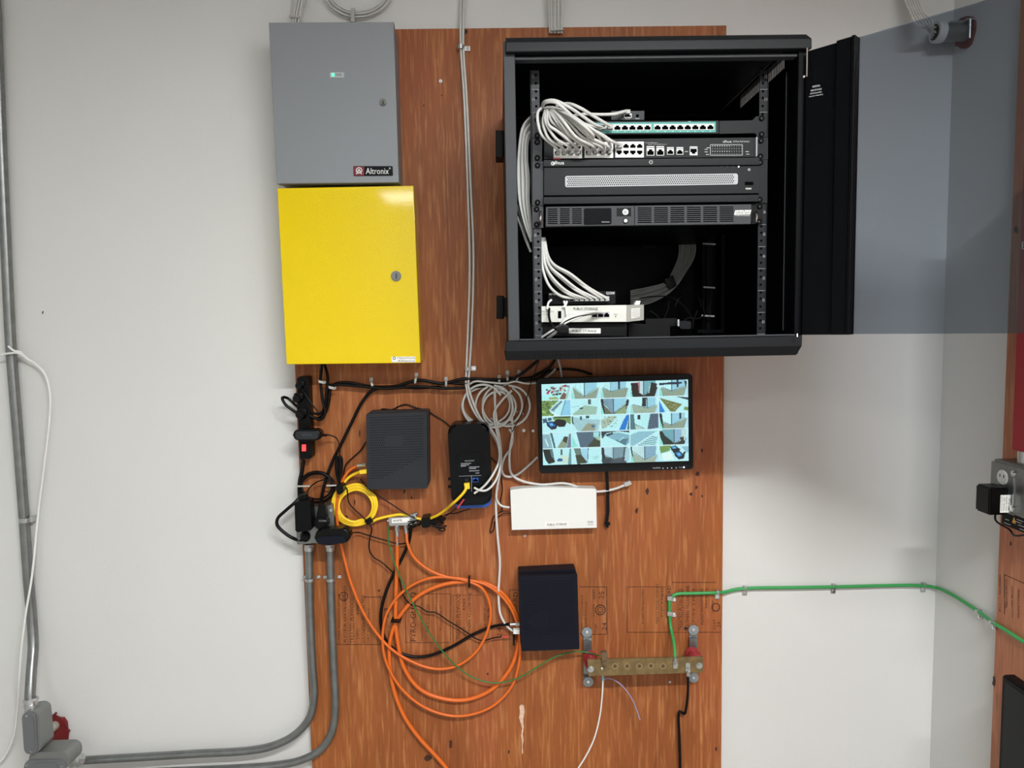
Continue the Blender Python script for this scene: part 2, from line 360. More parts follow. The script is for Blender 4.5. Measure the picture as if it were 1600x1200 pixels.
# ------------------------------------------------------------------ grey enclosure
def enclosure(name, label, q, Yf, m, lidY, back_inset=0):
    t = thing(name, label, 'enclosure', (sum(p[0] for p in q) / 4, q[2][1], 0.0))
    cx = sum(p[0] for p in q) / 4; cy = sum(p[1] for p in q) / 4
    bm = B(); qq = [(cx + (x - cx) * .985, cy + (y - cy) * .985) for x, y in q]
    slab(bm, qq, lidY, -lidY - .0005); obj('body', bm, m, t)
    bm = B(); slab(bm, q, Yf, lidY - Yf + .002, .0022, 3); d = obj('door', bm, m, t)
    return t, d
def washer_lock(px, py, r, Y, parent):
    bm = B(); c = hit(px, py, Y); cyl(bm, c, (0, -1, 0), pxr(2 * r, Y), .004, 24, bevel=.001); lk = obj('lock', bm, M_lock, parent)
    bm = B(); cyl(bm, hit(px, py, Y - .004), (0, -1, 0), pxr(1.2 * r, Y), .002, 20); obj('lock_core', bm, M_lock, lk)
    bm = B(); flat(bm, [(px - .9, py - r * .5), (px + .9, py - r * .5), (px + .9, py + r * .5), (px - .9, py + r * .5)], Y - .0065); obj('keyhole', bm, M_dink, lk, smooth=False)
g, gd = enclosure('grey_enclosure', 'grey metal wall enclosure with a red and black nameplate above the yellow one', [(419.5, 35), (615, 34), (623.5, 285), (432.5, 287)], -.112, M_grey, -.09)
washer_lock(598.5, 160, 5.5, -.112, g)
bm = B(); slab(bm, rr([(552, 259.5), (613.5, 259.5), (614, 274.5), (552.5, 275)], 1.5), -.1135, .0015); npl = obj('nameplate', bm, M_pl, g, label='black and red nameplate')
bm = B(); flat(bm, rr([(553, 260.3), (569, 260.3), (569, 274.2), (553.3, 274.2)], 1.2), -.1138); obj('red_field', bm, mat('dark_red_print', (120, 28, 36), .5), npl, smooth=False)
bm = B(); Yp = -.1142
ring(bm, 561, 266.2, 4.3, .6, Yp, 20)
flat(bm, [(560.2, 264), (561.8, 264), (565.8, 272), (564, 272)], Yp); flat(bm, [(560.2, 264), (561.8, 264), (558, 272), (556.2, 272)], Yp); flat(bm, quad(558.5, 268.6, 563.5, 269.6), Yp)
txt(bm, 'Altronix', [(571.5, 262.5), (607.5, 262.5), (607.5, 272), (571.5, 272)], Yp, 0); ring(bm, 609, 263, 1, .3, Yp, 8)
obj('lettering', bm, M_ink, npl, smooth=False)
bm = B(); slab(bm, quad(515.5, 113, 537.5, 121), -.1128, .0008); ll = obj('lamp_label', bm, mat('pale_grey_label', (178, 182, 184), .5), g)
bm = B(); cyl(bm, hit(520.5, 117, -.1128), (0, -1, 0), pxr(4.4, -.11), .0015, 14); obj('green_lamp', bm, M_grnlt, ll)
text('POWER', quad(524, 115.3, 534, 118.7), -.1128, M_dink, ll)
# ------------------------------------------------------------------ yellow enclosure
y_, yd = enclosure('yellow_enclosure', 'glossy yellow metal wall enclosure with a round lock under the grey one', [(433, 294), (646, 290), (657, 567), (447.5, 569.5)], -.108, M_ywl, -.088)
washer_lock(619, 431.5, 8, -.108, y_)
bm = B(); slab(bm, [(611.5, 557.5), (648.5, 557), (649, 566), (612, 566)], -.109, .001); st = obj('sticker', bm, M_label, y_, label='small white printed sticker')
bm = B(); txt(bm, 'OpenTech', quad(621, 558, 648, 561.2), -.1093, 0); txt(bm, 'Alliance', quad(621, 562.3, 648, 565.3), -.1093, 0); ring(bm, 616, 559.7, 2, .5, -.1093, 10)
obj('lettering', bm, M_dink, st, smooth=False)

# ------------------------------------------------------------------ rack cabinet
cab = thing('rack_cabinet', 'open black wall-mounted rack cabinet full of network gear with its glass door swung right', 'cabinet', (1025, 560))
YF = -.50
XL, XR = hit(790.5, 300, YF).x, hit(1256, 300, YF).x
ZT, ZB = hit(1000, 84, YF).z, hit(1000, 529, YF).z
def cap(name, pys, flip):
    # profile: chamfer outwards, vertical front face, return lip
    bm = B(); a, b, c = [hit(1020, p, YF - .016).z for p in pys]
    x0 = hit(790, pys[1], YF - .016).x; x1 = hit(1269 if not flip else 1253.5, pys[1], YF - .016).x
    ch = .012
    s_ = -1 if not flip else 1; th_ = .002 * s_
    prof = [(a, YF - .004, .006), (b, YF - .016, 0), (c, YF - .016, 0), (c, YF + .002, 0), (a + th_, YF + .002, 0), (a + th_, -.001, 0), (a, -.001, .006)]
    prism(bm, [Vector((x0 + (0 if True else e), y, z)) for z, y, e in prof], Vector((x1 - x0, 0, 0)))
    for v in bm.verts:
        if v.co.x > x1 - .001 and abs(v.co.z - a) < 1e-5: v.co.x -= .006
    bmesh.ops.bevel(bm, geom=[e for e in bm.edges], offset=.0012, segments=1, affect='EDGES')
    return obj(name, bm, M_blk2, cab)
cap('top_cap', (52, 63, 78.5), False); cap('bottom_cap', (559.5, 545, 529), True)
ZBo, ZTo = hit(1020, 559.5, YF - .016).z + .003, hit(1020, 52, YF - .016).z - .003
bm = B(); box(bm, XL, XR - .014, -.004, 0, ZBo, ZTo); obj('back_panel', bm, M_blk, cab, smooth=False)
bm = B(); box(bm, XL, XL + .0015, YF + .02, -.004, ZBo, ZTo); box(bm, XL + .002, XR - .02, YF + .022, -.006, ZB - .004, ZB - .002); obj('side_panel', bm, M_blk, cab, smooth=False)
# right side panel with a row of vent slots cut through
bm = B(); xs = XR - .016; xe = xs + .0015; ZB_, ZT_ = ZBo, ZTo
s0, s1_ = hit(1225, 106, ('x', xs)), hit(1156, 151, ('x', xs)); ys0, ys1 = s0.y, s1_.y
zc_ = (s0.z + s1_.z) / 2; hh = .0145; NS = 30
box(bm, xs, xe, YF + .02, ys0, ZB_, ZT_); box(bm, xs, xe, ys1, -.004, ZB_, ZT_)
box(bm, xs, xe, ys0, ys1, ZB_, zc_ - hh); box(bm, xs, xe, ys0, ys1, zc_ + hh, ZT_)
stp = (ys1 - ys0) / NS
for k in range(NS):
    if k not in (13, 14): box(bm, xs, xe, ys0 + k * stp + stp * .62, ys0 + (k + 1) * stp, zc_ - hh, zc_ + hh)
    else: box(bm, xs, xe, ys0 + k * stp, ys0 + (k + 1) * stp, zc_ - hh, zc_ + hh)
obj('side_panel', bm, M_blk, cab, smooth=False)
bm = B(); xo = hit(808, 300, YF).x; box(bm, XL, xo, YF - .004, YF + .02, ZB, ZTo - .003); bmesh.ops.bevel(bm, geom=list(bm.edges), offset=.001, segments=1, affect='EDGES')
obj('front_stile', bm, M_ear, cab)  # left stile coloured lighter than the right to stand for its reflection
xo2 = hit(1243, 300, YF).x
bl_ = 0
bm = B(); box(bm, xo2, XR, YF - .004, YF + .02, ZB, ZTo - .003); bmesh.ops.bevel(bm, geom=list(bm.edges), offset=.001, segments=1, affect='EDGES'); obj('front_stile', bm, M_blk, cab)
bm = B(); zl = hit(1000, 86.5, YF).z; box(bm, xo, xo2, YF, YF + .02, zl - .0055, zl); bmesh.ops.bevel(bm, geom=list(bm.edges), offset=.0008, segments=1, affect='EDGES')
obj('top_rail', bm, M_ear, cab)
bm = B(); zl = hit(1000, 526.5, YF - .01).z; box(bm, xo, xo2, YF - .01, YF + .02, zl - .003, zl); bmesh.ops.bevel(bm, geom=list(bm.edges), offset=.0008, segments=1, affect='EDGES')
obj('bottom_rail', bm, M_ear, cab)
bm = B(); xf = hit(1226, 300, YF + .05).x; box(bm, xf, xf + .002, YF + .05, YF + .052, ZB + .01, ZT - .02); obj('inner_flange', bm, M_ear, cab)
RY = -.435
def rail(x0, x1, mside):
    bm = B(); a, b = hit(x0, 300, RY).x, hit(x1, 300, RY).x; za, zb = hit(x0, 110, RY).z, ZB + .002
    box(bm, a, b, RY, RY + .002, zb, za); e = a if mside < 0 else b; box(bm, e - .001, e + .001, RY, RY + .03, zb, za)
    r = obj('mounting_rail', bm, M_ear if mside < 0 else M_blk2, cab)  # left rail painted in the lit tone, right rail in the dark one
    bm = B(); cx = (x0 + x1) / 2 + .5 * mside * -1
    zz = za - .009; k = 0
    while zz > zb + .01:
        cyl(bm, Vector((a + (b - a) * (.6 if mside < 0 else .4), RY - .0003, zz)), (0, 1, 0), .0026, .0005, 8); zz -= (.0159, .0159, .01265)[k % 3]; k += 1
    h = obj('rail_holes', bm, M_hole, r, kind='stuff')
    bm = B(); bl = B(); n = 12; zz = za - .012
    while zz > zb + .02:
        v, f = glyphs('%02d' % n); vs = [bm.verts.new((a + (b - a) * ((.12 if mside < 0 else .62) + p[0] * .28), RY - .0004, zz - .003 + p[1] * .006)) for p in v]
        for q_ in f: bm.faces.new([vs[i] for i in q_])
        box(bm, a + .001, b - .001, RY - .0005, RY - .0001, zz - .0253, zz - .0247)
        zz -= .04445; n -= 1
    bl.free(); obj('unit_numbers', bm, mat('grey_print', (150, 152, 155), .6), r, smooth=False)
rail(832, 845, -1); rail(1185, 1198, 1)
for x in (1098, 1128):    # rear rails
    bm = B(); a = hit(x, 300, -.07).x; box(bm, a, a + .022, -.07, -.067, ZB, ZT - .1); obj('rear_rail', bm, M_blk, cab, smooth=False)
for x0, x1, y0, y1 in ((774.5, 787, 203, 246), (775.5, 787.5, 462, 498)):
    bm = B(); slab(bm, quad(x0, y0, x1, y1), -.30, .05, .003); slab(bm, quad(x1 - 3, y0 + 3, 797, y1 - 3), -.285, .02); obj('side_hinge', bm, M_pl, cab)
bm = B(); slab(bm, rr(quad(880, 94, 972, 180), 6), -.0055, .001); slab(bm, rr(quad(1022, 94, 1095, 170), 6), -.0055, .001); obj('knockout_plate', bm, mat('knockout_black', (34, 36, 38), .5), cab)
bm = B()
for k in range(26): cyl(bm, Vector((XL + .05 + k * .0085, YF - .0165, hit(1000, 552.5, YF - .016).z)), (0, -1, 0), .0011, .0005, 6)
obj('cap_holes', bm, M_hole, cab, kind='stuff')
# door, hinged on the right stile, swung about 130 degrees
TH = math.radians(47); HP = Vector((XR + .003, YF - .018, 0)); dd = Vector((math.cos(TH), -math.sin(TH), 0)); dn = Vector((math.sin(TH), math.cos(TH), 0))
dz0 = hit(1262, 523, YF - .018).z; dz1 = hit(1262, 79, YF - .018).z
def dbox(t0, t1, n0, n1, z0, z1, bm):
    P_ = [HP + dd * t + dn * n for t, n in ((t0, n0), (t1, n0), (t1, n1), (t0, n1))]
    prism(bm, [Vector((p.x, p.y, z0)) for p in P_], Vector((0, 0, z1 - z0)))
bm = B(); dbox(-.009, .050, -.003, .0, dz0, dz1, bm); dbox(.050, .078, -.012, .006, dz0, dz1, bm); dbox(.078, .084, -.016, .008, dz0, dz1, bm)
bmesh.ops.bevel(bm, geom=list(bm.edges), offset=.0008, segments=1, affect='EDGES'); door = obj('door', bm, M_blk, cab)
bm = B(); dbox(.082, .47, 0, .004, dz0 + .001, dz1 - .001, bm); obj('glass_pane', bm, M_glass, door, smooth=False, label='smoked glass pane')
bm = B(); dbox(.47, .54, -.012, .006, dz0, dz1, bm); obj('door_stile', bm, M_blk, door)
DP = (HP + dn * -.0035, dn)
bm = B()
for s, q in (('ADVERTENCIA', [(1269, 134.5), (1281, 132), (1282, 135), (1270, 137)]), ('RIESGO DE CHOQUE', [(1267, 140.5), (1284, 137.5), (1284, 140.5), (1267, 143.5)]), ('ELECTRICO EN LA PUERTA', [(1266, 145.5), (1284, 142.5), (1284, 144.7), (1266, 147.5)]), ('CONECTE A TIERRA FISICA', [(1264, 150.5), (1286, 146.5), (1286, 148.3), (1264, 152)])): txt(bm, s, q, DP, .0003)
obj('lettering', bm, M_ink, door, smooth=False)
bm = B(); pa = hit(1261, 78, YF - .028); cyl(bm, Vector((pa.x, pa.y, hit(1261, 120, YF - .028).z)), (0, 0, 1), .0016, .052, 10); hp = obj('hinge_pin', bm, M_chr, door)
bm = B(); bmesh.ops.create_uvsphere(bm, u_segments=12, v_segments=8, radius=.0032, matrix=Matrix.Translation(hit(1256, 120, YF - .03))); obj('pin_knob', bm, M_chr, hp)
bm = B(); cyl(bm, hit(1245.5, 526, YF - .03), (0, 0, 1), .0035, .006, 12, r2=.0015); obj('hinge_pin', bm, M_chr, door)

# ------------------------------------------------------------------ rack gear
def rscrew(px, py, parent, Y):
    bm = B(); c = hit(px, py, Y); cyl(bm, c, (0, -1, 0), .0058, .003, 18, bevel=.0012); s = obj('rack_screw', bm, M_scr, parent)
    bm = B(); cyl(bm, hit(px, py, Y - .003), (0, -1, 0), .002, .0006, 8); obj('screw_recess', bm, M_ear, s)
def port(bm, cx, cy, w_, h_, Y, up=True, fr=.16):
    """moulded jack: raised pale rim, dark socket with stepped latch notch (material 0 rim, 1 socket)"""
    x0, x1, y0, y1 = cx - w_ / 2, cx + w_ / 2, cy - h_ / 2, cy + h_ / 2; f = w_ * fr / 2
    slab(bm, quad(x0, y0, x1, y1), Y, .001)
    if up: pts = [(x0 + f, y1 - f), (x0 + f, y0 + h_ * .42), (x0 + w_ * .28, y0 + h_ * .42), (x0 + w_ * .28, y0 + h_ * .2), (x1 - w_ * .28, y0 + h_ * .2), (x1 - w_ * .28, y0 + h_ * .42), (x1 - f, y0 + h_ * .42), (x1 - f, y1 - f)]
    else: pts = [(x0 + f, y0 + f), (x0 + f, y1 - h_ * .42), (x0 + w_ * .28, y1 - h_ * .42), (x0 + w_ * .28, y1 - h_ * .2), (x1 - w_ * .28, y1 - h_ * .2), (x1 - w_ * .28, y1 - h_ * .42), (x1 - f, y1 - h_ * .42), (x1 - f, y0 + f)]
    flat(bm, pts, Y - .0004, 1)
FY = -.447
# teal-fronted switch
tq = [(905, 189.5), (1123.5, 188), (1123.5, 209), (905, 210.5)]
ts = thing('network_switch', 'topmost rack switch with a teal port strip and mostly empty ports', 'network switch', (1010, 210, FY))
bm = B(); slab(bm, tq, FY, .18, .001); obj('body', bm, M_blk2, ts)
bm = B(); slab(bm, [(921, 192), (1118.5, 190), (1118.5, 206.5), (921, 208)], FY - .0006, .001); tp = obj('port_panel', bm, M_teal, ts, label='teal port strip')
for k in range(16):
    cx = (929.5 + 11.75 * k) if k < 8 else (1027.5 + 11.8 * (k - 8))
    bm = B(); port(bm, cx, 198.8 - .006 * (cx - 1000), 11.4, 9.4, FY - .0016); obj('port', bm, [M_wht, M_hole], tp)
bm = B()
for k in range(16):
    cx = (929.5 + 11.75 * k) if k < 8 else (1027.5 + 11.8 * (k - 8)); flat(bm, quad(cx - 1.3, 205, cx + 1.3, 206), FY - .001)
flat(bm, quad(1075, 189.6, 1080, 190.4), FY - .0012); obj('port_numbers', bm, mat('pale_teal_print', (150, 215, 205), .6), tp, smooth=False)
bm = B(); slab(bm, [(1124, 189), (1176, 188), (1181, 182), (1198, 181), (1198, 214), (1184, 214), (1180, 208), (1124, 209)], RY - .004, .002); obj('rack_ear', bm, M_blk2, ts)
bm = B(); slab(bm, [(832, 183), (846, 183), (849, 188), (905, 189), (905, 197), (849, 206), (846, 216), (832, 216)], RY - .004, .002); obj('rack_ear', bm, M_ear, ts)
for x, y in ((1190, 185), (1190, 210), (839.5, 187.5), (839.5, 212)): rscrew(x, y, ts, RY - .004)
# little module on top
lm = thing('poe_injector', 'small grey one-port module standing on the teal rack switch', 'network module', (990, 189, -.30))
bm = B(); slab(bm, quad(955, 173, 1007, 187.5), -.43, .11, .001); obj('body', bm, M_ear, lm)
bm = B(); port(bm, 981, 180.5, 12, 6.5, -.432); obj('port', bm, [M_wht, M_hole], lm)
bm = B(); cyl(bm, hit(996, 181, -.4303), (0, -1, 0), .003, .001, 12); obj('power_jack', bm, M_hole, lm)
bm = B(); txt(bm, 'PoE OUT', quad(977, 184.5, 985, 186.3), -.4303, .0003); txt(bm, '24V DC', quad(993, 184.5, 999, 186.3), -.4303, .0003); obj('lettering', bm, M_ink, lm, smooth=False)
# black PoE switch
ps = thing('network_switch', 'charcoal 24-port rack switch into whose left ports the white patch cables plug', 'network switch', (1010, 249, FY))
bm = B(); slab(bm, [(850, 218), (1179, 214.5), (1179, 245.5), (850, 249)], FY, .25, .001); obj('body', bm, M_blk2, ps)
bm = B(); slab(bm, [(1176, 215), (1200, 215), (1200, 249), (1176, 249)], RY - .004, .002); obj('rack_ear', bm, M_blk2, ps)
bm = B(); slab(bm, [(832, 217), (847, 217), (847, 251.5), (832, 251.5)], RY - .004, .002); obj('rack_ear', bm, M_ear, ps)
bm = B(); box(bm, *(lambda a: (a.x, a.x + .002, FY - .006, FY + .01))(hit(1180, 230, FY)), hit(1180, 245, FY).z, hit(1180, 215, FY).z); obj('side_lip', bm, M_perf, ps)
for gi, x0 in enumerate((865, 913.5, 961.5)):
    bm = B(); dy = -.012 * (x0 - 960); slab(bm, quad(x0, 221.3 + dy, x0 + 44.5, 246 + dy), FY - .0008, .001); blk = obj('port_block', bm, M_wht, ps)
    for r in range(2):
        for k in range(4):
            bm = B(); port(bm, x0 + 6 + k * 10.7, (227.5 if r == 0 else 238.8) + dy, 10, 8.6, FY - .0018, r == 0); obj('port', bm, [M_wht, M_hole], blk)
for cx, w_, h_, up in ((1016.5, 12, 12, 1), (1031.7, 12, 12, 1), (1047.5, 10.5, 9, 1), (1062.3, 10.5, 9, 1), (1083.8, 12, 11, 0)):
    bm = B(); port(bm, cx, 237, w_, h_, FY - .0012, bool(up)); slab(bm, quad(cx - w_ / 2, 237 - h_ / 2 - 2.6, cx + w_ / 2, 237 - h_ / 2 - 1), FY - .0008, .0008); obj('port', bm, [M_wht, M_hole], ps)
bm = B(); Yf = FY - .0003
txt(bm, 'alhua', quad(1129.5, 219, 1143, 223), Yf, .0003); txt(bm, '24 Port PoE Switch', quad(1145, 219.8, 1171, 222.3), Yf, .0003)
frame(bm, 1110, 226, 1160, 242.5, Yf - .0003, .3); 
for r in range(4):
    for k in range(13): flat(bm, disc(1113.5 + k * 3.75, 228 + r * 4.2, .75 if (r in (0, 2) and k < 8) else .45, n=6), Yf - .0003)
for x, y in ((1101, 233), (1101, 237), (1103, 241), (1104, 230.5), (1165, 236.5), (1166, 240.5)): flat(bm, quad(x, y, x + 5, y + .8), Yf - .0003)
txt(bm, '10/100/1000M Base-T', quad(1008, 222.5, 1028, 223.8), Yf, .0003); txt(bm, 'Uplink 100/1000M Base-X', quad(1012, 225, 1042, 226.5), Yf, .0003)
flat(bm, quad(1070, 236.4, 1075, 237.2), Yf - .0003)
obj('lettering', bm, mat('pale_print', (205, 207, 208), .6), ps, smooth=False)
bm = B(); flat(bm, quad(864.5, 246.5, 876, 249.2), FY - .0012); obj('red_mark', bm, mat('red_print', (170, 60, 66), .5), ps, smooth=False)
for x, y in ((1189, 220), (1188, 244.5), (839.5, 222), (839.5, 247)): rscrew(x, y, ps, RY - .004)
# recorder
nv = thing('video_recorder', 'charcoal rack recorder with a long silver perforated strip between switch and UPS', 'recorder', (1010, 318, FY))
nq = [(850, 250), (1187, 246.5), (1185.5, 315), (850, 319)]
bm = B(); slab(bm, nq, FY, .30, .001); obj('body', bm, M_blk2, nv)
bm = B(); slab(bm, [(849.5, 249.8), (1187, 246), (1187, 257.8), (849.5, 260.5)], FY - .004, .004, .001); obj('upper_bezel', bm, M_blk2, nv)
bm = B(); slab(bm, [(849.5, 308), (1185.5, 304.3), (1185.5, 315), (849.5, 319)], FY - .004, .004, .001); obj('lower_bezel', bm, M_blk2, nv)
bm = B(); slab(bm, [(849.5, 305), (1185.5, 301.6), (1185.5, 304.3), (849.5, 308)], FY - .0004, .001); slab(bm, [(849.5, 260.5), (1187, 257.8), (1187, 259.3), (849.5, 262)], FY - .0004, .001); obj('bezel_groove', bm, M_hole, nv)
pq = [(883, 275), (1153, 271), (1153, 288), (883, 292.5)]
bm = B(); slab(bm, rr(pq, 3), FY - .0012, .0014, .0003, 1); pf = obj('perforated_strip', bm, M_perf, nv, label='silver perforated strip')
bm = B()
for r in range(5):
    for k in range(82):
        x, y = uq(pq, (k + 1.3 + (.5 if r % 2 else 0)) / 85, .16 + r * .17); flat(bm, disc(x, y, 1.05, n=6), FY - .0016)
obj('perforations', bm, M_hole, pf, kind='stuff', smooth=False)
for x, m_ in ((1127, M_ear), (1136, M_ear), (1145, M_ear), (1154, M_bluelt)):
    bm = B(); cyl(bm, hit(x, 260.7, FY), (0, -1, 0), .0013, .0012, 10); obj('status_lamp', bm, m_, nv)
bm = B(); ring(bm, 1170.5, 265, 1.6, .35, FY - .0004, 10); txt(bm, 'alhua', quad(863, 251.5, 881.5, 257), FY - .0041, .0003); ring(bm, 863.8, 255.5, 2.6, .4, FY - .0045, 12); obj('lettering', bm, M_ink, nv, smooth=False)
bm = B(); cyl(bm, hit(1017, 253.5, FY - .004), (0, -1, 0), .0042, .002, 18, bevel=.0008); lk = obj('lock', bm, M_chr, nv)
bm = B(); cyl(bm, hit(1017, 253.5, FY - .006), (0, -1, 0), .002, .0005, 12); obj('keyhole', bm, M_dink, lk)
bm = B(); slab(bm, quad(1164, 284, 1177, 289), FY - .0006, .001); flat(bm, quad(1165, 293.5, 1174, 296), FY - .0008, 1); obj('usb_port', bm, [M_hole, M_gcab], nv)
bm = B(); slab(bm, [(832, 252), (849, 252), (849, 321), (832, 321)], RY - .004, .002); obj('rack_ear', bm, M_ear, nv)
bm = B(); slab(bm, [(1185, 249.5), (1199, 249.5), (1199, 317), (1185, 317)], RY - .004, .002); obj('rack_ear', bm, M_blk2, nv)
for x, y in ((840, 258.5), (840, 316.5), (1188, 254), (1187, 312)): rscrew(x, y, nv, RY - .004)
# UPS
up = thing('power_backup_unit', 'grey slotted rack UPS with a dark display below the recorder', 'power supply', (1010, 355, FY))
uqd = [(853, 323), (1174, 319), (1173.5, 350), (852.5, 354)]
bm = B(); slab(bm, uqd, FY - .006, .012, .001); obj('front_panel', bm, M_ear, up)
bm = B(); slab(bm, [(852, 323.5), (1173, 320), (1172.5, 349.5), (852, 353.5)], FY + .006, .36); obj('body', bm, M_blk, up)
FU = FY - .0065
for x0, x1 in [(856, 871), (875, 890), (894, 909)] + [(996.5 + 25.6 * k, 1018 + 25.6 * k) for k in range(6)]:
    bm = B()
    for r in range(8):
        y0 = 326 + r * 3.2 - .0125 * ((x0 + x1) / 2 - 860); flat(bm, quad(x0, y0, x1, y0 + 1.5), FU)
    obj('vent_slots', bm, M_hole, up, kind='stuff', smooth=False)
bm = B(); slab(bm, rr([(912.5, 325.5), (955.5, 325), (955.5, 350), (912.5, 351)], 2), FU - .001, .002, .0006); dsp = obj('display', bm, M_lcd, up)
text('CyberPower', quad(940, 346, 953, 348), FU - .0012, M_ink, dsp)
bm = B(); slab(bm, quad(963.5, 325, 986, 338), FU, .0006); obj('button_recess', bm, M_pl, up)
bm = B(); cyl(bm, hit(977, 331.5, FU), (0, -1, 0), .006, .003, 20, bevel=.001); pb = obj('power_button', bm, M_zinc, up)
bm = B(); ring(bm, 977, 331.5, 1.7, .35, FU - .0034, 12); flat(bm, quad(976.7, 329, 977.3, 331.5), FU - .0036); obj('power_symbol', bm, M_dink, pb, smooth=False)
bm = B(); cyl(bm, hit(977.5, 345, FU), (0, -1, 0), .0055, .001, 18); bz = obj('button_ring', bm, M_pl, up)
bm = B(); cyl(bm, hit(977.5, 345, FU - .001), (0, -1, 0), .0036, .002, 16, bevel=.0006); obj('white_button', bm, M_wht, bz)
bm = B(); flat(bm, quad(991.2, 321.5, 991.9, 352), FU); obj('panel_seam', bm, M_hole, up, smooth=False)
bm = B(); slab(bm, [(1149, 328.5), (1174, 328), (1172, 335), (1147, 335.5)], FU - .0003, .0006); lg = obj('logo_plate', bm, M_label, up)
text('UltraTech', [(1150, 329.3), (1172, 329), (1171, 334), (1149.5, 334.3)], FU - .0004, M_dink, lg)
text('POWER PROTECTION', quad(1148, 336, 1171, 337.6), FU, M_ink, up)
bm = B(); slab(bm, [(832, 322), (849, 322), (849, 356), (832, 356)], RY - .004, .002); obj('rack_ear', bm, M_ear, up)
bm = B(); slab(bm, [(1174, 318), (1192, 318), (1192, 350), (1174, 350)], RY - .004, .002); obj('rack_ear', bm, M_pl, up)
for x in (844.5, 1182.5):
    bm = B(); s = 1 if x < 1000 else 1
    tube(bm, spline([hit(x, 331, RY - .005), hit(x, 332, RY - .02), hit(x, 340, RY - .024), hit(x, 348, RY - .02), hit(x, 349, RY - .005)]), .0022); obj('handle', bm, M_chr, up)
for x, y in ((838.5, 327), (838.5, 351), (1187, 322.5), (1186, 346.5)): rscrew(x, y, up, RY - .004)
# cabinet floor gear
bs = thing('network_switch', 'small black desktop switch behind the white gateway at the cabinet floor', 'network switch', (910, 474, -.36))
bm = B(); slab(bm, [(857, 457), (962, 455), (962, 474), (857, 476)], -.40, .12, .001); obj('body', bm, M_pl, bs)
for k in range(8):
    bm = B(); port(bm, 893 + 7.6 * k, 466.8, 7.2, 8, -.4012); obj('port', bm, [M_perf, M_hole], bs)
bm = B(); txt(bm, 'GS308', quad(947, 456, 960, 460), -.4003, .0003); txt(bm, 'NETGEAR', quad(858, 458.5, 872, 461), -.4003, .0003); obj('lettering', bm, M_ink, bs, smooth=False)
bx = thing('rack_shelf_box', 'flat black box with a white label under the white gateway', 'box', (910, 526, -.42))
bm = B(); slab(bm, [(845, 504.5), (980, 504.5), (980, 526), (845, 526)], -.435, .15, .002); obj('body', bm, M_pl, bx)
bm = B(); slab(bm, [(889, 513), (938.5, 513), (938.5, 521), (889, 521)], -.4358, .001); lb = obj('label', bm, M_label, bx)
text('PUBLIC STORAGE', quad(894, 515, 932, 519), -.4359, M_dink, lb)
gw = thing('gateway_box', 'white network gateway with a printed name and angled right end in the cabinet', 'gateway', (910, 503, -.43))
bm = B(); slab(bm, [(846, 478.5), (979, 476.5), (979, 503), (846, 503.5)], -.452, .13, .001); obj('body', bm, mat('warm_white_plastic', (205, 206, 198), .5), gw)
bm = B(); a, b, c, d = hit(979, 476.6, -.452), hit(1006, 476, -.42), hit(1006, 500, -.42), hit(979, 503, -.452)
prism(bm, [a, b, c, d], Vector((0, .10, 0))); obj('end_cap', bm, mat('warm_grey_plastic', (168, 168, 160), .5), gw)
bm = B(); ep = (a, (b - a).cross(d - a).normalized() * (1 if (b - a).cross(d - a).y > 0 else -1))
flat(bm, [(986, 482), (1000, 481), (1000, 495), (986, 498)], ep, 0, .0005)
for i in range(6):
    for j in range(7): flat(bm, disc(987.5 + j * 1.9 + (i % 2) * .9, 484 + i * 2.2 - j * .15, .55, n=5), ep, 1, .0009)
obj('vent_mesh', bm, [M_label, M_dink], gw, smooth=False)
bm = B(); prism(bm, [hit(991, 476, -.40), hit(994, 470, -.40), hit(1001, 470, -.40), hit(999, 477, -.40)], Vector((0, .02, 0))); obj('antenna_stub', bm, M_wht, gw)
GP = -.4524
text('PUBLIC STORAGE', quad(896, 480.5, 934, 484.5), GP, M_dink, gw)
bm = B(); slab(bm, quad(872, 486, 877, 497), GP - .001, .001); obj('console_port', bm, M_hole, gw)
for k in range(1): bm = B(); port(bm, 896.5, 492.5, 11, 9, GP - .001); obj('port', bm, [M_wht, M_hole], gw)
for k in range(3): bm = B(); port(bm, 929 + 9.5 * k, 491.5, 9.3, 9, GP - .001); obj('port', bm, [M_perf, M_hole], gw)
bm = B(); txt(bm, 'PALO ALTO', quad(846.5, 485.5, 865, 488.3), GP, .0003); txt(bm, 'NETWORKS', quad(846.5, 490, 856, 492), GP, .0003); flat(bm, quad(959, 490.8, 965, 491.5), GP - .0004); flat(bm, quad(961, 493.5, 963, 495.5), GP - .0004); obj('small_print', bm, mat('grey_ink', (120, 120, 118), .6), gw, smooth=False)
# power bricks and cords deep in the cabinet
pbk = thing('power_brick', 'black power supply brick on the cabinet floor right of the gateway', 'power supply', (1030, 526, -.30))
bm = B(); slab(bm, rr([(982, 505), (1047, 508), (1047, 527), (982, 527)], 2), -.33, .10, .002); obj('body', bm, M_pl, pbk)
pst = thing('power_socket_bar', 'black power strip with metal plugs lying at the back of the cabinet floor', 'power strip', (1050, 505, -.2))
bm = B(); slab(bm, rr([(1008, 498), (1058, 497), (1060, 509), (1010, 511)], 2), -.24, .06, .002); obj('body', bm, M_pl, pst)
bm = B(); slab(bm, rr([(1062, 501), (1080, 502), (1080, 514), (1062, 514)], 2), -.22, .05, .002); obj('plug', bm, M_blk2, pst)
for k in range(4): bm = B(); cyl(bm, hit(1059.5, 500.5 + k * 2.6, -.25), (0, -1, 0), .0022, .004, 8); obj('contact', bm, M_zinc, pst)
cmg = thing('cable_ladder', 'upright black cable guide with pale rungs at the back right of the cabinet', 'cable guide', (1108, 520, -.16))
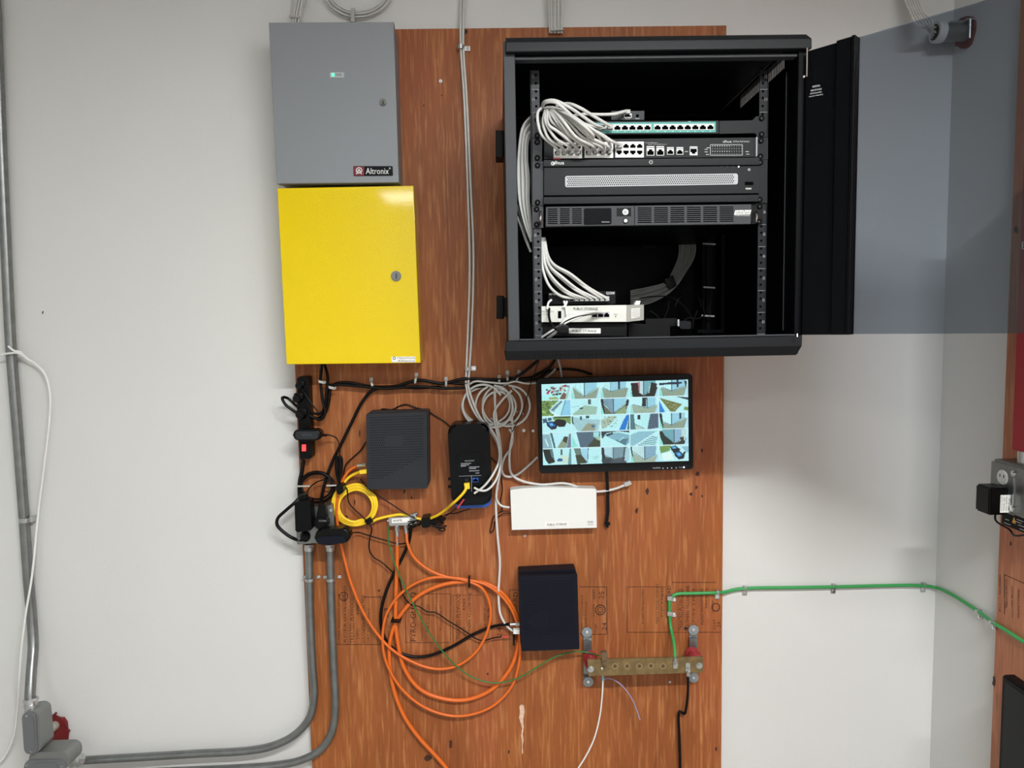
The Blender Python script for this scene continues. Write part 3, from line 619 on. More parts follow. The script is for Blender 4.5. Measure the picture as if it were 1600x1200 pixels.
bm = B(); slab(bm, quad(1104, 380, 1109, 520), -.16, .01); slab(bm, quad(1090, 515, 1128, 520), -.17, .05); obj('post', bm, M_blk, cmg)
for y, x0, x1 in ((449, 1099, 1117), (493.5, 1096, 1116), (381, 1098, 1118)):
    bm = B(); tube(bm, [hit(x0, y - .3, -.18), hit(x1, y + .8, -.18)], .0022); obj('rung', bm, M_gcab, cmg)
for i, pts in enumerate((((1000, 466), (1025, 463), (1050, 465), (1070, 480), (1082, 500), (1083, 514)), ((1055, 478), (1062, 465), (1075, 458), (1090, 462), (1096, 480)), ((1045, 470), (1044, 482), (1038, 497)),
                         ((1098, 468), (1099, 482), (1102, 492)), ((1112, 455), (1110, 475), (1110, 492)), ((1016, 486), (1025, 492), (1032, 500)), ((1090, 485), (1085, 497), (1083, 510)), ((1060, 512), (1066, 505), (1075, 497), (1090, 498), (1102, 492)))):
    cable('power_cable', pts, 1.8, M_pl, 'thin black cord looping in the dark back corner of the cabinet', Y=-.19, group='thin cords at the back of the cabinet')
bm = B(); slab(bm, quad(1005, 368, 1026, 387), -.012, .008, .001); oc = obj('outlet_cover', bm, M_blk2, label='dark square outlet cover on the cabinet back panel below the UPS', cat='outlet cover')
# rear grey bundle
for k in range(9):
    o = k * 3.1
    cable('rear_cable', [(1062 + o, 374), (1061 + o * .95, 400), (1051 + o * .8, 425), (1040 + o * .45, 441 + o * .45), (1015 + o * .2, 449 + o * .9), (985, 455 + o * 1.0)], 2.9, M_gcab,
          'grey network cable in the bound bundle at the back of the cabinet', Y=-.055 - (k % 3) * .006, group='bound bundle at the cabinet back')
bm = B(); slab(bm, [(1038, 436), (1052, 430), (1058, 446), (1047, 452)], -.085, .045, .003); obj('hook_strap', bm, M_rub, label='black strap around the grey bundle at the back of the cabinet', cat='strap')
# white cables in the left channel
for k in range(9):
    o = k * 2.1
    cable('channel_cable', [(836, 176 + o * 1.8), (824 - 6 + o * .5, 196 + o * 1.2), (811 + o * .75, 232 + o), (809.5 + o * 1.0, 275), (812 + o * .85, 315), (820 + o * .55, 350 - o * .3), (830 + o * .1, 378 - o)], 3.6, M_wcab,
          'white network cable in the bundle between cabinet stile and left mounting rail', Y=-.40 + (k % 3) * .006, group='cables in the left channel of the cabinet')
for k in range(2): cable('channel_cable', [(808, 320 + k * 18), (814, 340 + k * 14), (822, 372 + k * 5), (829, 394)], 3.6, M_gcab, 'grey network cable low in the bundle between cabinet stile and left mounting rail', Y=-.38, group='grey cables in the left channel of the cabinet')
# patch cables
GRP = 'patch cables fanning into the switch'
ends = [((872, 238), 0), ((882, 238), 1), ((893, 237), 2), ((903, 237), 5), ((893, 226), 4), ((903, 226), 6), ((921, 238), 7), ((931, 237), 8), ((943, 237), 9), ((953, 236), 12), ((920, 226), 8), ((930, 227), 10), ((942, 227), 11), ((953, 227), 13)]
rootpt = [(846, 178), (848, 176), (849, 174), (852, 172)]
mids = [(839.5, 180, 846, 210), (849, 195, 858, 217), (853, 192, 868, 216), (858, 196, 872, 206), (862, 190, 878, 204), (868, 188, 886, 210), (874, 190, 893, 214), (878, 187, 900, 214), (885, 188, 910, 214), (890, 186, 918, 212), (893, 184, 922, 212), (897, 185, 926, 210), (899, 184, 935, 213), (902, 188, 938, 210)]
ORD = ('first', 'second', 'third', 'fourth')
PLAB = ['white patch cable into the %s lower port of the rack switch\'s first port block' % k for k in ORD] + ['white patch cable into the %s upper port of the rack switch\'s first port block' % k for k in ORD[2:]] \
    + ['white patch cable into the %s lower port of the rack switch\'s second port block' % k for k in ORD] + ['white patch cable into the %s upper port of the rack switch\'s second port block' % k for k in ORD]
for i, ((ex, ey), _) in enumerate(ends):
    a, b, c, d = mids[i]; ry = -.475 - (i % 4) * .008
    p = [(852, 176, -.41), (852 - (4 if i == 0 else -i * .9), 168 + (i % 3) * 1.5, -.45), (a, b, ry - .01), (c, d, ry - .012), (ex - 4, ey - 8, FY - .035), (ex, ey - 1, FY - .012)]
    pc = cable('patch_cable', p, 4.6, M_wcab, PLAB[i], Y=-.47, group=GRP)
    bm = B(); slab(bm, quad(ex - 3, ey - 2.5, ex + 3, ey + 2.5), FY - .014, .013); obj('plug', bm, M_gcab, pc)
def pcab(pts, plug, label, Y=-.48, w_=5, plY=FY - .014):
    pc = cable('patch_cable', pts, w_, M_wcab, label, Y=Y)
    x, y = plug; bm = B(); slab(bm, quad(x - 4, y - 3, x + 4, y + 3), plY, .013); obj('plug', bm, M_gcab, pc); return pc
pcab([(846, 172, -.43), (853, 160, -.48), (868, 160, -.49), (885, 173, -.49), (903, 190), (925, 197, -.47), (936, 199, -.46)], (936, 199), 'lowest of the three white patch cables arching over to the teal switch')
pcab([(846, 170, -.43), (852, 158.5, -.48), (866, 157, -.49), (890, 168, -.49), (912, 183), (930, 195, -.47), (941, 198, -.46)], (942, 198), 'middle of the three white patch cables arching over to the teal switch')
pcab([(870, 165, -.46), (888, 162, -.48), (905, 168, -.49), (925, 180), (943, 191, -.47), (954, 197, -.46)], (954, 197.5), 'topmost white patch cable arching over to the teal switch')
pcab([(885, 184, -.44), (910, 178.5, -.46), (940, 179, -.46), (960, 178, -.46), (972, 175, -.45), (980, 173.5, -.44)], (981, 174), 'white patch cable running level into the small grey one-port module', plY=-.443)
pcab([(900, 190, -.49), (920, 200), (940, 210), (955, 220, -.48), (968, 226, -.46)], (969, 227), 'white patch cable ending alone in the third port block of the rack switch')
# lower bundle
for k in range(7):
    ex = 900 + k * 8; zz = (k % 2) * .012; kk = k + (.35 if k % 2 else -.2)
    p = [(846 + kk * .8, 372, -.40 + zz), (846 + kk * 1.8, 400, -.42 + zz), (850 + kk * 2.8, 425 - kk * 1.9, -.435 + zz), (860 + kk * 5.2, 447 - kk * 3.4, -.44 + zz), (878 + kk * 6.8, 462 - kk * 2.4, -.43), (ex, 466, -.415)]
    pc = cable('patch_cable', p, 4.4, M_wcab, 'white patch cable sweeping down to the %s port of the small black switch' % ('leftmost', 'second', 'third', 'fourth', 'fifth', 'sixth', 'seventh')[k], Y=-.43, group='patch cables to the small black switch')
    bm = B(); slab(bm, quad(ex - 2, 463, ex + 4, 470), -.414, .012); obj('plug', bm, M_gcab, pc)
for k in range(4):
    cable('patch_cable', [(847 + k * 4, 527, -.47), (862 + k * 3, 517, -.485), (885, 504 - k * 2.5, -.49), (912 + k * 3, 493 - k * 1.8, -.485), (930 + k * 5, 490 - k * .6, -.462)], 3.6, M_wcab if k != 1 else M_rub, ('white' if k != 1 else 'black') + ' cable strapped together and plugged into the front of the white gateway', Y=-.48, group='cables in front of the white gateway' if k != 1 else None)
bm = B(); slab(bm, [(868, 512), (880, 505), (889, 510), (889, 521), (873, 521)], -.50, .02, .003); hs = obj('hook_strap', bm, M_rub, label='black hook-and-loop strap around the cables in front of the white gateway', cat='strap')
cable('tie_tail', [(858, 482, -.455), (858, 495, -.47), (862, 508, -.485), (870, 515, -.49)], 4, M_rub, 'black strap tail curling in front of the left end of the white gateway', 'strap', Y=-.47)
for p, l in ((((855, 483), (857, 473), (862, 468)), 'white tag on the tie at the left end of the gateway'), (((881, 470), (884, 480), (886, 497)), 'white cable tie tail hanging before the gateway port'), (((886, 470), (884, 476), (880, 480)), 'short bent white tie end above the gateway')):
    bm = B(); P_ = [hit(x, y, -.458) for x, y in p]
    tube(bm, spline(P_), .0022, 6); obj('cable_tie', bm, M_wht, label=l, cat='cable tie')

# ------------------------------------------------------------------ monitor
mo = thing('monitor', 'black flat monitor showing a grid of camera views on the plywood', 'monitor', (960, 735))
mq = [(838, 592), (1082, 584.5), (1083.5, 733), (843.5, 740)]
bm = B(); slab(bm, rr(mq, 4), -.058, .026, .002); obj('housing', bm, mat('monitor_bezel', (15, 16, 19), .45, spec=.2, bump=.1, bscale=800), mo)
bm = B(); slab(bm, quad(900, 620, 1020, 700), -.032, .032); obj('wall_bracket', bm, M_blk, mo)
scq = [(846, 600.5), (1075, 593), (1076, 720), (848.5, 727)]
TW, THh = 60, 36; img = np.zeros((THh * 5, TW * 5, 3)); img[:] = (200, 238, 240)
yy, xx = np.mgrid[0:THh * 5, 0:TW * 5]
def poly(r, c, pts, col):
    px = (xx - c * TW + .5) / TW; py = (yy - r * THh + .5) / THh; ins = np.zeros(px.shape, bool); n = len(pts)
    for i in range(n):
        (x1, y1), (x2, y2) = pts[i], pts[(i + 1) % n]
        if y1 == y2: continue
        ins ^= ((y1 > py) != (y2 > py)) & (px < (x2 - x1) * (py - y1) / (y2 - y1) + x1)
    ins &= (px >= 0) & (px < 1) & (py >= 0) & (py < 1); img[ins] = col
PALE, BLUE, FLR, DRK, TEAL, BRN, GRN = (205, 242, 244), (160, 205, 222), (150, 158, 138), (34, 42, 48), (150, 226, 214), (92, 78, 62), (120, 150, 80)
def corridor(r, c, ax, ay, ll=.42, rl=.40, left=PALE, right=BLUE, floor=FLR, dark=None, door=None):
    poly(r, c, [(0, 0), (1, 0), (1, 1), (0, 1)], PALE)
    poly(r, c, [(.06, ll), (ax, ay), (.97, rl), (.86, 1), (.14, 1)], floor)
    poly(r, c, [(.1, 0), (ax, 0), (ax, ay), (.12, ll)], left); poly(r, c, [(ax, 0), (.9, 0), (.88, rl + .03), (ax, ay)], right)
    poly(r, c, [(ax - .012, 0), (ax + .012, 0), (ax + .012, ay), (ax - .012, ay)], (70, 90, 98))
    poly(r, c, [(.10, ll), (ax, ay), (ax, ay - .05), (.10, ll - .04)], (80, 98, 100)); poly(r, c, [(ax, ay), (.92, rl), (.92, rl - .03), (ax, ay - .05)], (110, 130, 130))
    for k in range(1, 5): x = .1 + (ax - .1) * k / 5; poly(r, c, [(x, 0), (x + .008, 0), (x + .008, ll + (ay - ll) * k / 5 - .05), (x, ll + (ay - ll) * k / 5 - .05)], tuple(v * .9 for v in left))
    if dark: poly(r, c, [(.0, 0), (dark, 0), (dark + .05, .8), (.14, 1), (.05, .5)], DRK)
    if door: poly(r, c, [(door, 0), (door + .07, 0), (door + .07, rl + .02), (door, rl + .08)], DRK)
    poly(r, c, [(0, .3), (.14, 1), (0, 1)], TEAL); poly(r, c, [(1, .3), (.86, 1), (1, 1)], (190, 225, 240))
def car(r, c, x, y, s, col):
    poly(r, c, [(x, y), (x + .22 * s, y - .08 * s), (x + .42 * s, y + .25 * s), (x + .38 * s, y + .45 * s), (x + .2 * s, y + .52 * s), (x + .04 * s, y + .25 * s)], (30, 34, 42))
    poly(r, c, [(x + .05 * s, y + .04 * s), (x + .2 * s, y - .02 * s), (x + .36 * s, y + .24 * s), (x + .18 * s, y + .34 * s)], col); poly(r, c, [(x + .12 * s, y + .1 * s), (x + .22 * s, y + .07 * s), (x + .28 * s, y + .2 * s), (x + .18 * s, y + .24 * s)], (110, 190, 230))
# row 1
rs = random.Random(3)
poly(0, 0, [(0, .75), (.5, .6), (.75, 1), (0, 1)], (180, 240, 235))
for k in range(46):
    x, y = rs.uniform(.15, .9), rs.uniform(.1, .65); s = rs.uniform(.03, .09); poly(0, 0, [(x, y), (x + s, y - s * .4), (x + s * .8, y + s * 1.4), (x - s * .2, y + s)], rs.choice([(25, 30, 50), (40, 50, 80), (190, 40, 80), (110, 80, 60), (200, 170, 140), (90, 190, 190)]))
poly(0, 0, [(.62, .9), (.75, .55), (.9, .7), (.82, 1), (.65, 1)], (120, 90, 66)); poly(0, 0, [(.25, .85), (.5, .8), (.62, 1), (.25, 1)], (170, 170, 110)); poly(0, 0, [(.95, .1), (1, .1), (.88, 1), (.8, 1)], (170, 200, 200))
corridor(0, 1, .47, .86, .25, .3); corridor(0, 2, .36, .62, .35, .4, door=.62)
corridor(0, 3, .48, .92, .5, .4, left=(215, 225, 230), right=(120, 170, 178), floor=(24, 26, 24)); poly(0, 3, [(.05, .1), (.35, .1), (.33, .7), (.45, .9), (.1, .95)], (34, 24, 24)); poly(0, 3, [(.3, .05), (.36, .05), (.36, .7), (.32, .6)], (190, 130, 140)); poly(0, 3, [(.75, .1), (.95, .2), (.88, .9), (.6, .8)], (26, 32, 30)); poly(0, 3, [(.7, .2), (.73, .2), (.68, .75), (.64, .75)], (190, 220, 220))
corridor(0, 4, .45, .7, .45, .4, door=.62); poly(0, 4, [(.02, .16), (.8, .14), (.8, .26), (.02, .3)], (26, 36, 66)); poly(0, 4, [(.88, .05), (.97, .1), (.95, .45), (.9, .4)], DRK)
# row 2
poly(1, 0, [(0, 0), (.6, 0), (.25, .6), (.4, 1), (0, 1)], GRN)
for k in range(30): x, y = rs.uniform(0, .4), rs.uniform(0, .9); poly(1, 0, [(x, y), (x + .08, y), (x + .05, y + .1)], rs.choice([(70, 90, 40), (210, 220, 130), (100, 70, 50), (50, 60, 36)]))
poly(1, 0, [(.66, .05), (.72, .1), (.4, .7), (.3, .62)], (110, 125, 140)); poly(1, 0, [(.28, .62), (.4, .72), (.62, 1), (.45, 1)], (225, 240, 245)); poly(1, 0, [(.8, 0), (.84, 0), (.66, 1), (.63, 1)], (110, 150, 165)); poly(1, 0, [(.84, 0), (1, 0), (1, 1), (.66, 1)], (150, 205, 232))
poly(1, 1, [(.05, .9), (.45, .38), (.9, .5), (.85, 1), (.1, 1)], (165, 190, 170)); poly(1, 1, [(.58, 0), (.68, 0), (.68, .35), (.58, .33)], (80, 88, 84)); poly(1, 1, [(.28, .55), (.4, .5), (.42, .58), (.32, .62)], DRK); poly(1, 1, [(0, .48), (.3, .4), (.3, .42), (0, .5)], (110, 140, 150))
corridor(1, 2, .45, .95, .3, .25, left=(130, 155, 172), dark=.1, floor=(110, 108, 90)); poly(1, 2, [(.9, .1), (1, .1), (.95, .5), (.86, .5)], DRK); poly(1, 2, [(.5, .95), (.85, .5), (.9, .9), (.7, 1), (.5, 1)], (150, 165, 120))
corridor(1, 3, .6, .7, .45, .5, floor=(165, 175, 155)); poly(1, 3, [(.44, 0), (.58, 0), (.56, .6), (.42, .55)], DRK)
poly(1, 4, [(.03, .08), (.8, .5), (.55, .95), (.4, .95)], (120, 120, 66))
for k in range(26): x = rs.uniform(.2, .62); y = rs.uniform(.25 + (x - .1) * .3, .45 + x * .6); poly(1, 4, [(x, y), (x + .05, y + .02), (x + .02, y + .08)], rs.choice([(200, 190, 150), (70, 80, 40), (150, 140, 90)]))
poly(1, 4, [(0, .2), (.22, .95), (0, 1)], (40, 130, 210)); poly(1, 4, [(.55, 0), (1, .1), (1, .25), (.8, .15)], (50, 60, 70)); poly(1, 4, [(.88, .65), (1, .7), (1, .9), (.85, .85)], GRN)
# row 3
poly(2, 0, [(.35, .05), (1, 0), (1, .55), (.8, .35), (.4, .25)], GRN); poly(2, 0, [(.4, .02), (1, 0), (1, .1), (.42, .12)], (50, 70, 40)); poly(2, 0, [(.02, .15), (.17, .1), (.18, .35), (.04, .42)], (60, 84, 110)); poly(2, 0, [(.2, .1), (.33, .08), (.34, .25), (.2, .28)], (60, 84, 110))
car(2, 0, .14, .36, .92, (30, 100, 180)); poly(2, 0, [(.38, .35), (.52, .18), (.78, .25), (.84, .4), (.78, .65), (.6, .68), (.42, .5)], (22, 20, 26))
poly(2, 1, [(0, .1), (.08, .6), (.25, 1), (.9, 1), (1, .3), (.6, .25), (.1, .1)], (170, 200, 205)); poly(2, 1, [(.3, 1), (.55, .5), (.85, .55), (.8, 1)], (160, 155, 132)); poly(2, 1, [(.3, .05), (.36, .05), (.36, .28), (.3, .28)], (60, 80, 84)); poly(2, 1, [(.5, .02), (.62, .02), (.62, .2), (.5, .2)], (60, 80, 84)); poly(2, 1, [(.7, .6), (.8, .64), (.78, .78), (.68, .72)], (40, 110, 150)); poly(2, 1, [(.0, .05), (.06, .05), (.08, .55), (.03, .5)], (50, 70, 74))
poly(2, 2, [(0, .35), (.3, .1), (.55, .1), (.35, .6), (.05, .9)], (180, 190, 170))
for k in range(40): x, y = rs.uniform(.03, .55), rs.uniform(.1, .8); poly(2, 2, [(x, y), (x + .06, y - .03), (x + .04, y + .04)], rs.choice([(120, 100, 80), (210, 200, 180), (90, 110, 90)]))
poly(2, 2, [(.9, .05), (1, .05), (.85, 1), (.62, 1), (.78, .4)], (30, 120, 205)); poly(2, 2, [(.98, .1), (1, .1), (1, 1), (.9, 1)], (70, 95, 120))
corridor(2, 3, .5, .95, .6, .9, floor=(190, 205, 195)); poly(2, 3, [(0, 0), (.14, 0), (.2, 1), (0, 1)], (80, 120, 124)); poly(2, 3, [(.26, .08), (.36, .08), (.36, .35), (.26, .35)], DRK); poly(2, 3, [(.72, 0), (1, 0), (1, .9), (.58, 1)], (84, 96, 116)); poly(2, 3, [(.36, .4), (.5, .95), (.6, 1), (.7, 0), (.42, 0)], (196, 236, 236))
corridor(2, 4, .43, .8, .55, .35, door=.7, dark=.1)
# row 4
poly(3, 0, [(.26, 0), (.34, 0), (.46, 1), (.4, 1)], (70, 98, 108)); poly(3, 0, [(.4, 0), (.7, 0), (.7, .5), (.5, .95)], (200, 236, 244)); poly(3, 0, [(.5, .95), (.75, .3), (.88, .35), (.8, 1)], (150, 156, 130)); poly(3, 0, [(.72, .35), (.78, .25), (.88, .3), (.84, .7), (.7, .55)], (66, 60, 44)); poly(3, 0, [(.92, .1), (1, .1), (1, 1), (.82, 1)], (120, 128, 145)); poly(3, 0, [(.0, .1), (.25, .1), (.35, 1), (0, 1)], (150, 176, 186)); poly(3, 0, [(.08, .4), (.12, .4), (.22, .85), (.18, .85)], (225, 250, 250))
poly(3, 1, [(.16, 0), (1, 0), (1, 1), (.3, 1)], (88, 104, 122)); poly(3, 1, [(.5, 1), (.8, .4), (1, .55), (1, 1)], (66, 68, 52)); poly(3, 1, [(.75, .05), (.95, .05), (.93, .4), (.75, .35)], (170, 220, 215)); poly(3, 1, [(.8, .42), (1, .3), (1, .6), (.9, .55)], (170, 186, 160)); poly(3, 1, [(.08, .1), (.16, .1), (.3, 1), (.24, 1)], PALE); poly(3, 1, [(0, .2), (.2, .9), (0, 1)], TEAL)
poly(3, 2, [(0, 0), (1, 0), (1, .15), (.6, .05), (.2, .15), (.05, .5)], (50, 60, 66)); poly(3, 2, [(.1, .25), (.6, .12), (1, .3), (1, .75), (.85, .95)], (140, 180, 195)); poly(3, 2, [(.5, .6), (.95, .5), (.85, .95)], (90, 124, 136)); poly(3, 2, [(.18, .22), (.4, .12), (.44, .2), (.22, .34)], (20, 30, 44)); poly(3, 2, [(.62, .62), (.78, .42), (.8, .43), (.64, .66)], PALE)
poly(3, 3, [(0, .3), (.3, .12), (.95, .1), (.1, 1), (0, 1)], (150, 190, 202))
for k in range(6): y = .4 + k * .1; poly(3, 3, [(.75 - k * .09, y), (.95 - k * .02, y + .12), (.94 - k * .02, y + .17), (.7 - k * .09, y + .05)], (110, 145, 156))
poly(3, 3, [(.9, .15), (.93, .17), (.2, 1), (.14, 1)], (225, 245, 248))
corridor(3, 4, .52, .92, .3, .55, left=(120, 170, 180), right=(150, 180, 205), floor=(50, 52, 44)); poly(3, 4, [(0, .1), (.1, .1), (.2, .4), (.5, .92), (.15, 1), (.04, .5)], (36, 44, 40)); poly(3, 4, [(.76, .05), (.95, .05), (.9, .8), (.76, .5)], (200, 215, 212)); poly(3, 4, [(.7, .55), (.84, .5), (.86, .7), (.75, .75)], (70, 56, 50))
# row 5
poly(4, 0, [(0, 0), (.34, 0), (.42, .85), (.2, .95), (.1, .7)], (30, 34, 34)); poly(4, 0, [(.25, .05), (.34, .05), (.4, .7), (.3, .5)], (96, 124, 126)); poly(4, 0, [(.62, .05), (.69, .05), (.69, .42), (.62, .42)], (90, 96, 84)); poly(4, 0, [(.42, .85), (.62, .5), (.92, .4), (.85, .95)], (215, 226, 205)); poly(4, 0, [(.48, .7), (.58, .6), (.7, .68), (.66, .8), (.52, .82)], (30, 90, 150)); poly(4, 0, [(.93, 0), (1, 0), (1, 1), (.86, 1)], (110, 150, 156))
poly(4, 1, [(.06, 0), (.3, 0), (.35, .5), (.15, .5)], (110, 126, 116)); poly(4, 1, [(.12, .45), (.32, .42), (.55, .95), (.18, 1)], (64, 66, 50)); poly(4, 1, [(.34, .05), (.56, .05), (.54, .9), (.36, .5)], (170, 208, 230)); poly(4, 1, [(.55, .0), (.58, 0), (.55, .95), (.53, .9)], (90, 110, 116)); poly(4, 1, [(.7, .6), (.85, .5), (.95, .6), (.8, .8)], (180, 220, 215))
corridor(4, 2, .42, .78, .5, .6, left=(190, 215, 225), right=(130, 150, 160), floor=(80, 84, 92)); poly(4, 2, [(0, 0), (.1, 0), (.14, .7), (.05, .95)], DRK); poly(4, 2, [(.0, .8), (.3, .65), (.42, .8), (.3, 1), (.06, 1)], (60, 66, 74)); poly(4, 2, [(.8, 0), (.84, 0), (.76, .95), (.74, .9)], (40, 52, 56)); poly(4, 2, [(.86, .1), (1, .1), (1, .9), (.8, .9)], (180, 206, 214))
corridor(4, 3, .5, .9, .35, .55, left=(205, 226, 228), right=(140, 170, 190), dark=.06, floor=(172, 178, 160))
poly(4, 4, [(0, .05), (.4, .02), (.36, .35), (.05, .5)], GRN); car(4, 4, .38, .1, .8, (60, 150, 205)); poly(4, 4, [(.45, .25), (.62, .2), (.74, .25), (.6, .5), (.48, .5)], (24, 26, 34)); car(4, 4, .5, .45, .9, (40, 120, 190)); poly(4, 4, [(.72, .85), (.86, .4), (.92, .45), (.8, .9)], (30, 30, 36)); poly(4, 4, [(.75, .1), (1, .1), (1, .5), (.9, .4)], (150, 185, 205)); poly(4, 4, [(.1, .5), (.4, .42), (.5, .9), (.12, .95)], (240, 250, 240))
for k in range(1, 5): img[:, k * TW - 1:k * TW + 1] = (222, 240, 244); img[k * THh - 1:k * THh + 1, :] = (222, 240, 244)
nz = np.random.RandomState(1).normal(0, 7, img.shape[:2] + (1,)); img = np.clip(img * (1 + .04 * np.sin(xx[..., None] * 1.9)) + nz, 8, 255)
img = np.clip(img * np.array([.88, .965, .975]), 0, 255)
H_, W_ = img.shape[:2]; vs = []
c00, c10, c11, c01 = [hit(*p, -.0583) for p in scq]
u = np.linspace(0, 1, W_ + 1); v = np.linspace(0, 1, H_ + 1); UU, VV = np.meshgrid(u, v)
A = np.array(c00); Bv = np.array(c10); Cv = np.array(c11); Dv = np.array(c01)
pos = (A * ((1 - UU) * (1 - VV))[..., None] + Bv * (UU * (1 - VV))[..., None] + Cv * (UU * VV)[..., None] + Dv * ((1 - UU) * VV)[..., None]).reshape(-1, 3)
ctr = pos.mean(0); idx = np.arange((W_ + 1) * (H_ + 1)).reshape(H_ + 1, W_ + 1)
fa = np.stack([idx[:-1, :-1], idx[:-1, 1:], idx[1:, 1:], idx[1:, :-1]], -1).reshape(-1, 4)
me = bpy.data.meshes.new('screen'); me.from_pydata((pos - ctr).tolist(), [], fa.tolist())
pad = np.pad(img, ((0, 1), (0, 1), (0, 0)), mode='edge'); colr = pad.reshape(-1, 3) / 255
colr = np.where(colr > .04045, ((colr + .055) / 1.055) ** 2.4, colr / 12.92)
ca = me.color_attributes.new('view', 'FLOAT_COLOR', 'POINT'); ca.data.foreach_set('color', np.concatenate([colr, np.ones((len(colr), 1))], 1).astype(np.float32).ravel())
ms = bpy.data.materials.new('screen_camera_views'); ms.use_nodes = True; nt = ms.node_tree; p = nt.nodes['Principled BSDF']
at_ = nt.nodes.new('ShaderNodeAttribute'); at_.attribute_name = 'view'; nt.links.new(at_.outputs['Color'], p.inputs['Emission Color'])
p.inputs['Emission Strength'].default_value = .56; p.inputs['Base Color'].default_value = (.01, .01, .01, 1); p.inputs['Roughness'].default_value = .3
me.materials.append(ms); so = bpy.data.objects.new('screen', me); COL.objects.link(so); so.parent = mo; so.location = Vector(ctr) - W[mo.name]; so['label'] = 'lit screen with a five by five grid of camera views'
bm = B(); MQ = -.0581
txt(bm, 'SmartWatch', [(1020, 729.8), (1032, 729.4), (1032, 732), (1020, 732.4)], MQ, .0003)
for x in (1036, 1043, 1049.5, 1056.5): flat(bm, disc(x, 731.5 - .03 * (x - 1040), 1, n=6), MQ - .0003)
txt(bm, 'Power', quad(1061, 729.2, 1067, 731), MQ, .0003); obj('lettering', bm, mat('grey_white_print', (190, 190, 195), .6), mo, smooth=False)
bm = B(); cyl(bm, hit(1068.5, 730, -.058), (0, -1, 0), .002, .001, 10); obj('power_lamp', bm, M_bluelt, mo)
bm = B(); tube(bm, [], .001) if False else None
P_ = [hit(948, 736, -.03), hit(949.5, 770, -.02), hit(950, 800, -.015), hit(947.5, 817, -.014)]
for a, b in zip(P_, P_[1:]): prism(bm, [a + Vector((-.0045, 0, 0)), a + Vector((.0045, 0, 0)), b + Vector((.0045, 0, 0)), b + Vector((-.0045, 0, 0))], Vector((0, .002, 0)))
stp_ = obj('hanging_strap', bm, M_rub, label='black strap dangling below the monitor', cat='strap')
bm = B(); slab(bm, quad(944.5, 816, 953.5, 821), -.016, .004, .001); slab(bm, quad(946.5, 821, 951, 824), -.016, .003); obj('buckle', bm, M_pl, stp_)

# ------------------------------------------------------------------ white access box
ap = thing('wireless_access_point', 'white rectangular access point below the monitor', 'access point', (865, 826))
bm = B(); top = [(797, 766.5), (800, 765)] + [(800 + k * 16.4, 765 - 3.2 * math.sin(math.pi * min(1, k / 8) ** .8) - k * .12) for k in range(1, 8)] + [(929, 763.5), (932, 765), (932.8, 825), (799.5, 828.5)]
slab(bm, top, -.036, .034, .002); obj('body', bm, M_wht, ap)
bm = B(); slab(bm, [(851, 816.5), (889, 815), (889, 822), (851, 823.5)], -.0366, .001); lb = obj('label', bm, M_label, ap)
text('PUBLIC STORAGE', [(855, 818.3), (885.5, 817), (885.5, 820.4), (855, 821.7)], -.0368, M_dink, lb)
bm = B(); 
for k, h in enumerate((1.2, 2.4, 3.8, 2.4, 1.2, 2.4, 3.8, 2.4, 1.2)): flat(bm, quad(917.5 + k * 1.15, 815.6 - h / 2, 918.1 + k * 1.15, 815.6 + h / 2), -.0364)
txt(bm, 'CISCO', quad(918, 818.3, 927, 821), -.0364, 0); obj('emblem', bm, mat('grey_emblem', (110, 114, 118), .5), ap, smooth=False)

# ------------------------------------------------------------------ modems
def perf(bm, q, cols, rows, keep, Y, rx, ry, hexa=True):
    for i in range(rows):
        for j in range(cols):
            u_, v_ = (j + .5 + (.5 if hexa and i % 2 else 0)) / (cols + .5), (i + .5) / rows
            if keep(u_, v_): x, y = uq(q, u_, v_); flat(bm, [(x - rx, y + ry), (x, y - ry), (x + rx, y + ry), (x, y + ry * .4)], Y)
m1 = thing('cable_modem', 'dark slate perforated modem box beside the yellow cable coil', 'modem', (620, 764))
q1 = [(572, 647), (667, 643.5), (668, 763), (573.5, 765)]
bm = B(); slab(bm, rr(q1, 1.5), -.062, .02, .0015); slab(bm, rr([(576, 643.5), (669.5, 641), (670.5, 758), (577, 762)], 2), -.044, .042, .001); obj('body', bm, M_mpl, m1)
bm = B(); perf(bm, q1, 30, 30, lambda u_, v_: .05 < u_ < .95 and .04 < v_ < .86 and (v_ < .5 + .4 * u_ or u_ < .55) and v_ < .55 + (1 - u_) * .42 and not (.3 < u_ < .6 and .3 < v_ < .45), -.0624, 1.25, .75)
obj('perforations', bm, M_hole, m1, kind='stuff', smooth=False)
text('SURFboard', quad(629, 752, 658, 756), -.0624, mat('embossed_slate', (28, 30, 33), .5), m1, name='embossed_name')
m2 = thing('cable_modem', 'navy-black perforated modem box left of the ground bar', 'modem', (862, 1018))
q2 = [(810, 900), (902, 897), (905.5, 1014.5), (815, 1017.5)]
bm = B(); slab(bm, rr(q2, 1.5), -.065, .02, .0015); slab(bm, rr([(810, 893.5), (899.5, 889), (902, 1005), (813.5, 1008)], 2), -.045, .043, .001); obj('body', bm, M_navy, m2)
bm = B(); perf(bm, q2, 27, 30, lambda u_, v_: .05 < u_ < .93 and .05 < v_ < .80, -.0654, 1.1, .6); obj('perforations', bm, M_hole, m2, kind='stuff', smooth=False)
bm = B(); perf(bm, [(822, 955), (856, 954), (857, 982), (823, 983)], 9, 7, lambda u_, v_: u_ + v_ > .55 and u_ - v_ > -.6, -.0656, .7, .5); obj('vent_marks', bm, M_ear, m2, kind='stuff', smooth=False)

